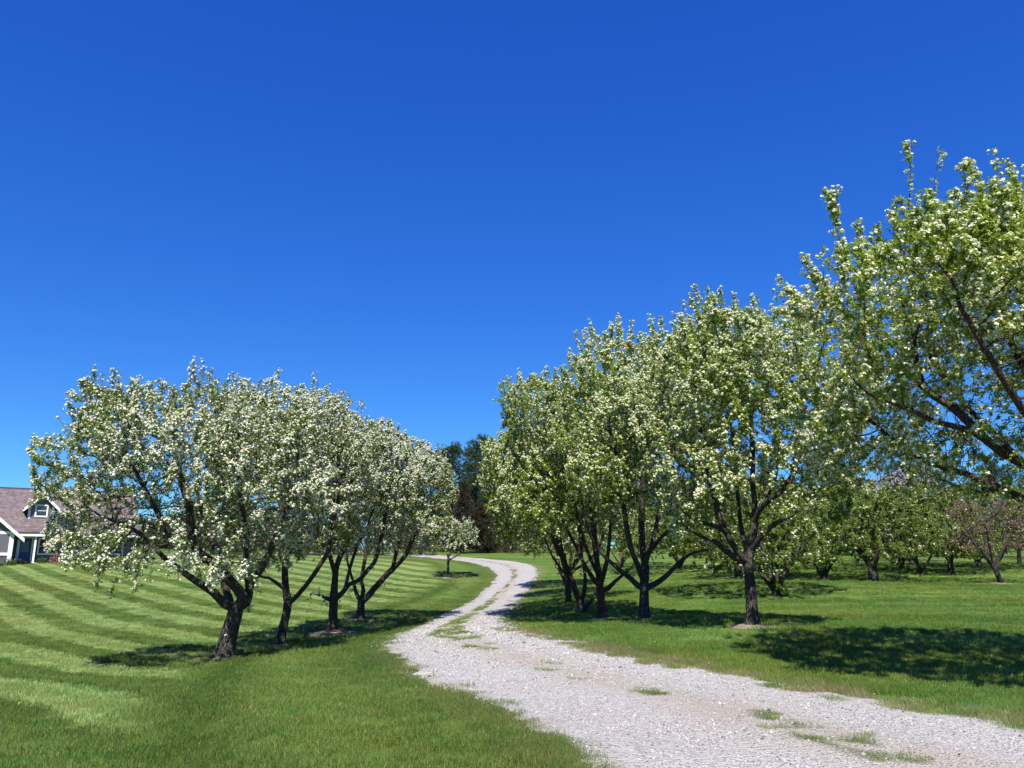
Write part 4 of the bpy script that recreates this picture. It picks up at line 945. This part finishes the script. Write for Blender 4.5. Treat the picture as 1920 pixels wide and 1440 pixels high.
n.links.new(ramp(n, wv_.outputs['Fac'], [(.0, (.075, .07, .085)), (.12, (.125, .118, .14)), (1, (.145, .137, .16))]), b.inputs['Base Color']); b.inputs['Roughness'].default_value = .7
bump(n, b, wv_.outputs['Fac'], .8, .02)
WHITE = plain('white_trim', (.78, .78, .77), .5, .04); DARKBASE = plain('dark_skirting', (.07, .065, .07), .8); DOORB = plain('blue_door_paint', (.025, .045, .16), .4, .1)
CONC = plain('concrete_step', (.5, .49, .47), .85); BRICK = plain('orange_brick', (.34, .17, .10), .85, .3, 12); STEEL = plain('grey_flue', (.30, .30, .32), .4, .1)
m, n, b, out = mat_new('window_glass'); GLASSM = m; b.inputs['Base Color'].default_value = (.03, .035, .045, 1); b.inputs['Roughness'].default_value = .06; b.inputs['Specular IOR Level'].default_value = .8
m, n, b, out = mat_new('pale_door_glass'); GLASSD = m; b.inputs['Base Color'].default_value = (.16, .22, .34, 1); b.inputs['Roughness'].default_value = .15; b.inputs['Specular IOR Level'].default_value = .8
X0, X1 = -13.0, 9.4
# walls (front wall set back under the porch roof)
wl = MB().box((X0 + .3, 1.7, 0), (X1 - .3, 8.6, 2.62))
for x in (X0 + .3, X1 - .5): wl.prism3([(x, 1.7, 2.62), (x, 8.6, 2.62), (x, 5.15, 5.75)], (.2, 0, 0))
wl.build('wall', SID, house)
def rslab(mb, x0, x1, y0, z0, y1, z1, t=.16):
    mb.slab([(x0, y0, z0), (x1, y0, z0), (x1, y1, z1), (x0, y1, z1)], (0, 0, t))
rf = MB(); rslab(rf, X0, X1, 0, 2.55, 5.15, 6.75); rslab(rf, X0, X1, 10.3, 2.55, 5.15, 6.75)
roof = rf.build('roof', SHING, house)
MB().box((X0, 5.02, 6.86), (X1, 5.28, 6.95)).build('ridge_cap', DARKBASE, roof)
ch = MB().box((1.55, 4.85, 6.5), (2.25, 5.45, 7.15)); ch.box((1.48, 4.78, 7.15), (2.32, 5.52, 7.24)); chm = ch.build('chimney', BRICK, roof)
MB().cyl((1.9, 5.15, 7.24), .10, .75).cyl((1.9, 5.15, 7.99), .19, .10).build('flue', STEEL, chm)
MB().box((-1.05, -.10, 2.34), (X1, .02, 2.53)).build('gutter', WHITE, house)
MB().box((-1.0, .02, 2.34), (X1 - .3, 1.69, 2.40)).build('porch_ceiling', WHITE, house)
for x in (-.62, .62, 3.6, 6.6, 8.9): MB().box((x - .075, .10, .02), (x + .075, .25, 2.34)).build('porch_post', WHITE, house)
MB().box((-1.0, .06, -.12), (X1 - .3, 1.69, .02)).build('porch_floor', CONC, house)
MB().box((-.8, -.75, -.2), (.9, .05, -.06)).build('step', CONC, house)
d_ = MB().box((-.52, 1.62, .03), (.52, 1.69, 2.12)).build('door', DOORB, house)
MB().box((-.30, 1.600, .95), (.30, 1.618, 1.90)).build('pane', GLASSD, d_)
mu = MB()
for x in (-.1, .1): mu.box((x - .012, 1.585, .95), (x + .012, 1.5985, 1.90))
for z in (1.27, 1.58): mu.box((-.30, 1.570, z - .012), (.30, 1.5835, z + .012))
mu.build('muntins', DOORB, d_)
MB().cyl((.44, 1.58, 1.02), .03, .06).build('handle', STEEL, d_)
MB().box((-.62, 1.60, .03), (-.53, 1.695, 2.2)).box((.53, 1.60, .03), (.62, 1.695, 2.2)).box((-.62, 1.60, 2.2), (.62, 1.695, 2.3)).build('door_frame', WHITE, house)
def window(x0, x1, z0, z1, y, parent=house, mid=True):
    f = MB().box((x0 - .12, y - .05, z0 - .14), (x0, y, z1 + .12)).box((x1, y - .05, z0 - .14), (x1 + .12, y, z1 + .12)).box((x0, y - .05, z1), (x1, y, z1 + .12)).box((x0, y - .07, z0 - .14), (x1, y, z0))
    if mid: f.box((x0, y - .035, (z0 + z1) / 2 - .025), (x1, y - .004, (z0 + z1) / 2 + .025))
    w_ = f.build('window', WHITE, parent); MB().box((x0, y - .022, z0), (x1, y - .006, z1)).build('pane', GLASSM, w_); return w_
for x0, x1 in ((1.15, 2.5), (4.0, 5.2), (6.9, 8.1)): window(x0, x1, .85, 2.1, 1.7)
# dormer
dx, dw, dy0, dz0, dz1 = .95, 1.02, 1.55, 3.86, 5.15
dm = empty('dormer', (0, 0, 0)); dm.parent = house
dpk = dz1 + 1.0
MB().box((dx - dw, dy0, dz0), (dx + dw, 4.6, dz1)).prism3([(dx - dw, dy0, dz1), (dx + dw, dy0, dz1), (dx, dy0, dpk - .12)], (0, 3.0, 0)).build('wall', SID, dm)
dr = MB(); o_ = .38; sl = (dpk - dz1) / dw
for sg in (-1, 1):
    e = dx + sg * (dw + o_); ze = dz1 - sl * o_
    dr.slab([(e, dy0 - .4, ze), (dx, dy0 - .4, dpk), (dx, 5.1, dpk), (e, 5.1, ze)], (0, 0, .12))
dr.build('roof', SHING, dm)
fa = MB()
for sg in (-1, 1):
    e = dx + sg * (dw + o_ + .02); ze = dz1 - sl * o_
    fa.slab([(e, dy0 - .46, ze - .17), (dx, dy0 - .46, dpk - .17), (dx, dy0 - .46, dpk + .13), (e, dy0 - .46, ze + .13)], (0, .055, 0))
    fa.box((e - .06 if sg > 0 else e, dy0 - .40, ze - .17), (e if sg > 0 else e + .06, 3.2, ze + .0))
fa.build('fascia', WHITE, dm)
MB().box((dx - dw - .02, dy0 - .03, dz0 - .1), (dx - dw + .16, dy0 + .02, dz1 - .02)).build('corner_board', WHITE, dm)
MB().box((dx + dw - .16, dy0 - .03, dz0 - .1), (dx + dw + .02, dy0 + .02, dz1 - .02)).build('corner_board', WHITE, dm)
window(dx - .40, dx + .40, dz0 + .38, dz1 - .02, dy0 - .005, dm)
# gabled wing at the left
wx0, wx1, wy = -8.6, -1.25, -1.6
wing = empty('gabled_wing', (0, 0, 0)); wing.parent = house; cx_ = (wx0 + wx1) / 2; hw_ = (wx1 - wx0) / 2; pk = 2.6 + hw_ * .88
MB().box((wx0, wy, .75), (wx1, 3.0, 2.6)).prism3([(wx0, wy, 2.6), (wx1, wy, 2.6), (cx_, wy, pk - .1)], (0, 6.3, 0)).build('wall', SID, wing)
MB().box((wx0 + .01, wy + .02, -.2), (wx1 - .01, 3.0, .745)).build('skirting', DARKBASE, wing)
wr = MB(); sl2 = .88; o2 = .75
for sg in (-1, 1):
    e = cx_ + sg * (hw_ + o2); ze = 2.6 - sl2 * o2
    wr.slab([(e, wy - .45, ze), (cx_, wy - .45, pk), (cx_, 5.0, pk), (e, 5.0, ze)] if sg < 0 else [(e, wy - .45, ze), (cx_, wy - .45, pk), (cx_, 5.0, pk), (e, 1.2, ze)], (0, 0, .15))
wr.build('roof', SHING, wing)
wf_ = MB()
for sg in (-1, 1):
    e = cx_ + sg * (hw_ + o2 + .02); ze = 2.6 - sl2 * o2
    wf_.slab([(e, wy - .52, ze - .16), (cx_, wy - .52, pk - .16), (cx_, wy - .52, pk + .16), (e, wy - .52, ze + .16)], (0, .065, 0))
wf_.build('fascia', WHITE, wing)
MB().box((wx1 - .30, wy - .04, -.1), (wx1 + .03, wy + .15, 2.45)).build('corner_board', WHITE, wing)
MB().box((wx0 - .03, wy - .04, -.1), (wx0 + .30, wy + .15, 2.45)).build('corner_board', WHITE, wing)
MB().box((wx0 + .3, wy - .035, 2.46), (wx1 + .02, wy - .002, 2.70)).box((wx0 + .3, wy - .035, .66), (wx1 - .3, wy - .002, .90)).build('band_boards', WHITE, wing)
window(-6.0, -4.2, 1.15, 2.2, wy - .003, wing)
# flower bed at the foot of the house
def hloc(x, y):
    c_, s_ = math.cos(R(38)), math.sin(R(38)); return hb[0] + x * c_ - y * s_, hb[1] + x * s_ + y * c_
BEDG = 'small plants in the bed along the house front'
GREENS = leaf_material('bed_leaf', [(0, (.05, .10, .02)), (1, (.12, .19, .05))], .3)
PINKS = leaf_material('pink_bloom', [(0, (.25, .10, .09)), (1, (.45, .24, .22))], .3)
def bed(x, y, h, wd, seed, mt, label, nm='bed_plant'):
    p_ = hloc(x, y); rng = np.random.default_rng(seed); root = empty(nm, (p_[0], p_[1], gz(*p_) - .02), 0, label, 'plant', BEDG)
    nc = 220; q = normed(rng.normal(0, 1, (nc, 3))); q[:, 2] = np.abs(q[:, 2]); c = q * rng.uniform(.3, 1, (nc, 1)) * [wd / 2, wd / 2, h]
    st_ = MB()
    for i in range(7): a = i * .9; st_.slab([(0, 0, 0), (.02, 0, 0), (.02 + math.cos(a) * wd * .3, math.sin(a) * wd * .3, h * .8), (math.cos(a) * wd * .3, math.sin(a) * wd * .3, h * .8)], (0, .015, 0))
    st_.build('stems', BARK, root)
    ln = rng.uniform(.10, .2, nc); LV, LF = leaf_mesh(c, normed(q + rng.normal(0, .5, (nc, 3))), normed(rng.normal(0, .6, (nc, 3)) + [0, 0, 1]), ln, ln * .6, .15)
    mesh_obj('foliage', LV, [LF], mt, root)
bed(-2.3, -2.3, .45, 1.0, 1, GREENS, 'low green plant before the grey gable wall'); bed(-1.3, -2.2, .6, 1.0, 2, GREENS, 'green plant at the white corner post of the house')
bed(-.4, -.9, .4, .9, 3, BROWN, 'low brownish plant left of the front step'); bed(1.25, -.6, .45, 1.0, 4, GREENS, 'low green plant right of the front step')
bed(2.2, -.5, .95, .9, 5, PINKS, 'pink flowering plant right of the front door', 'flowering_plant'); bed(3.2, -.6, .5, 1.2, 6, GREENS, 'low green plant below the porch window'); bed(4.6, -.6, .6, 1.3, 7, GREENS, 'green plant half hidden behind the nearest left tree')
# ------------------------------------------------------------------ bare soil round the trunks
m, n, b, out = mat_new('bare_soil'); SOIL = m
p = pos(n); f = noise(n, 14, 5, p, .7); f2 = noise(n, 70, 3, p)
col = ramp(n, f, [(.3, (.10, .072, .05)), (.5, (.22, .165, .12)), (.72, (.36, .29, .22))]); col = mixc(n, 1.0, col, ramp(n, f2, [(.3, (.7, .7, .7)), (.7, (1.25, 1.25, 1.25))]), 'MULTIPLY')
n.links.new(col, b.inputs['Base Color']); b.inputs['Roughness'].default_value = .95; bump(n, b, f2, .8, .03)
SV, SQ, off = [], [], 0
for (u, v, Y, r_, hgt, sd_) in ((420,1235,18,.55,.05,1),(525,1212,23,.5,.04,2),(622,1190,27,1.05,.12,3),(675,1163,33,.7,.06,4),(838,1084,62,.35,.05,5),(1411,1175,18,.55,.045,6),(1207,1163,22.5,.42,.05,7),(1129,1163,27,.72,.06,8),(1878,1095,42,.85,.05,9),(1384,1072,50,.9,.05,10)):
    x0, y0, _ = unproj(u, v, Y); nr, na = 9, 40; a = np.arange(na) * 2 * math.pi / na
    er = r_ * (.75 + .55 * fbm(np.c_[np.cos(a) * 1.6 + sd_ * 7, np.sin(a) * 1.6], sd_, 3))
    q = np.linspace(0, 1, nr)[:, None]; xx = x0 + np.cos(a) * er * q; yy = y0 + np.sin(a) * er * q
    zz = hz(xx, yy) + hgt * np.broadcast_to(1 - q ** 1.5, xx.shape) + .022 * np.broadcast_to(1 - q, xx.shape) + .006 + .03 * (fbm(np.c_[xx.ravel(), yy.ravel()] * 5, 3, 2).reshape(xx.shape) - .5) * (1 - q)
    SV.append(np.stack([xx, yy, zz], -1).reshape(-1, 3)); ix = off + np.arange(nr * na).reshape(nr, na); nx_ = np.roll(ix, -1, 1)
    SQ.append(np.stack([ix[:-1], ix[1:], nx_[1:], nx_[:-1]], -1).reshape(-1, 4)); off += nr * na
so = mesh_obj('soil', np.vstack(SV), [np.vstack(SQ)], SOIL, smooth=True); tag(so, kind='structure')
# ------------------------------------------------------------------ dandelions
YEL = plain('dandelion_yellow', (.75, .52, .01), .6, .1, 30); DLEAF = plain('dandelion_leaf', (.06, .12, .02), .6, .2, 20)
def dandelion(u, v, Y, label, seed, leaves=9, hgt=.10, hr=.022):
    rng = np.random.default_rng(seed); x, y, _ = unproj(u, v, Y)
    t_, w_, s_ = road_coord([x], [y]); on = 0 < t_[0] < 1
    root = empty('dandelion', (x, y, gz(x, y) + (.02 if on else .0)), rng.random() * 6, label, 'flower', 'yellow dandelions in the grass and along the driveway')
    a = rng.random(leaves) * 6.283; d = np.c_[np.cos(a), np.sin(a), rng.uniform(.15, .6, leaves)]; ln = rng.uniform(.08, .15, leaves)
    LV, LF = leaf_mesh(np.zeros((leaves, 3)), normed(d), np.repeat([[0, 0, 1.]], leaves, 0), ln, ln * .28, .25); mesh_obj('leaves', LV, [LF], DLEAF, root)
    MB().cyl((0, 0, -.02), .004, hgt + .02, 6).build('stem', DLEAF, root)
    k = 46; a = rng.random(k) * 6.283; e = rng.uniform(.1, 1.1, k); d = normed(np.c_[np.cos(a) * e, np.sin(a) * e, np.ones(k) * .55])
    PV, PF = leaf_mesh(np.repeat([[0, 0, hgt]], k, 0), d, np.repeat([[0, 0, 1.]], k, 0) + rng.normal(0, .1, (k, 3)), np.full(k, hr) * rng.uniform(.8, 1.1, k), np.full(k, .007), .1); mesh_obj('flower_head', PV, [PF], YEL, root)
for i, a_ in enumerate(((1016, 1242, 13.2, 'dandelion with a leafy tuft standing in the gravel between the wheel tracks', 14, .12, .034), (150, 1322, 10.6, 'lone dandelion on the mown lawn at the lower left', 6, .08, .024),
    (812, 1272, 12.4, 'dandelion at the left edge of the gravel', 7, .09, .024), (706, 1223, 17.2, 'dandelion on the lawn left of the sharp bend', 6, .09, .03), (1228, 1214, 15.4, 'dandelion in the grass on the right verge of the near driveway', 6, .09, .026),
    (893, 1159, 33, 'dandelion in the grassy strip inside the bend', 6, .11, .04), (970, 1179, 22.5, 'dandelion on the right verge where the driveway bends', 6, .10, .034), (990, 1183, 21, 'dandelion on the right verge just beyond the bend', 6, .10, .03))):
    dandelion(a_[0], a_[1], a_[2], a_[3], 200 + i, a_[4], a_[5], a_[6])
for i, (u, v, Y) in enumerate(((835, 1186, 23.5), (858, 1174, 28.5), (848, 1181, 25.5), (872, 1166, 31), (828, 1192, 22))):
    dandelion(u, v, Y, 'tiny dandelion, one of several in the grassy strip at the bend', 230 + i, 6, .10, .032)
for i, (u, v, Y) in enumerate(((1062, 1203, 17.5), (1100, 1210, 16.6), (1180, 1225, 14.8), (1330, 1252, 12.6))):
    dandelion(u, v, Y, 'tiny dandelion, one of several scattered on the right verge', 240 + i, 6, .09, .024)
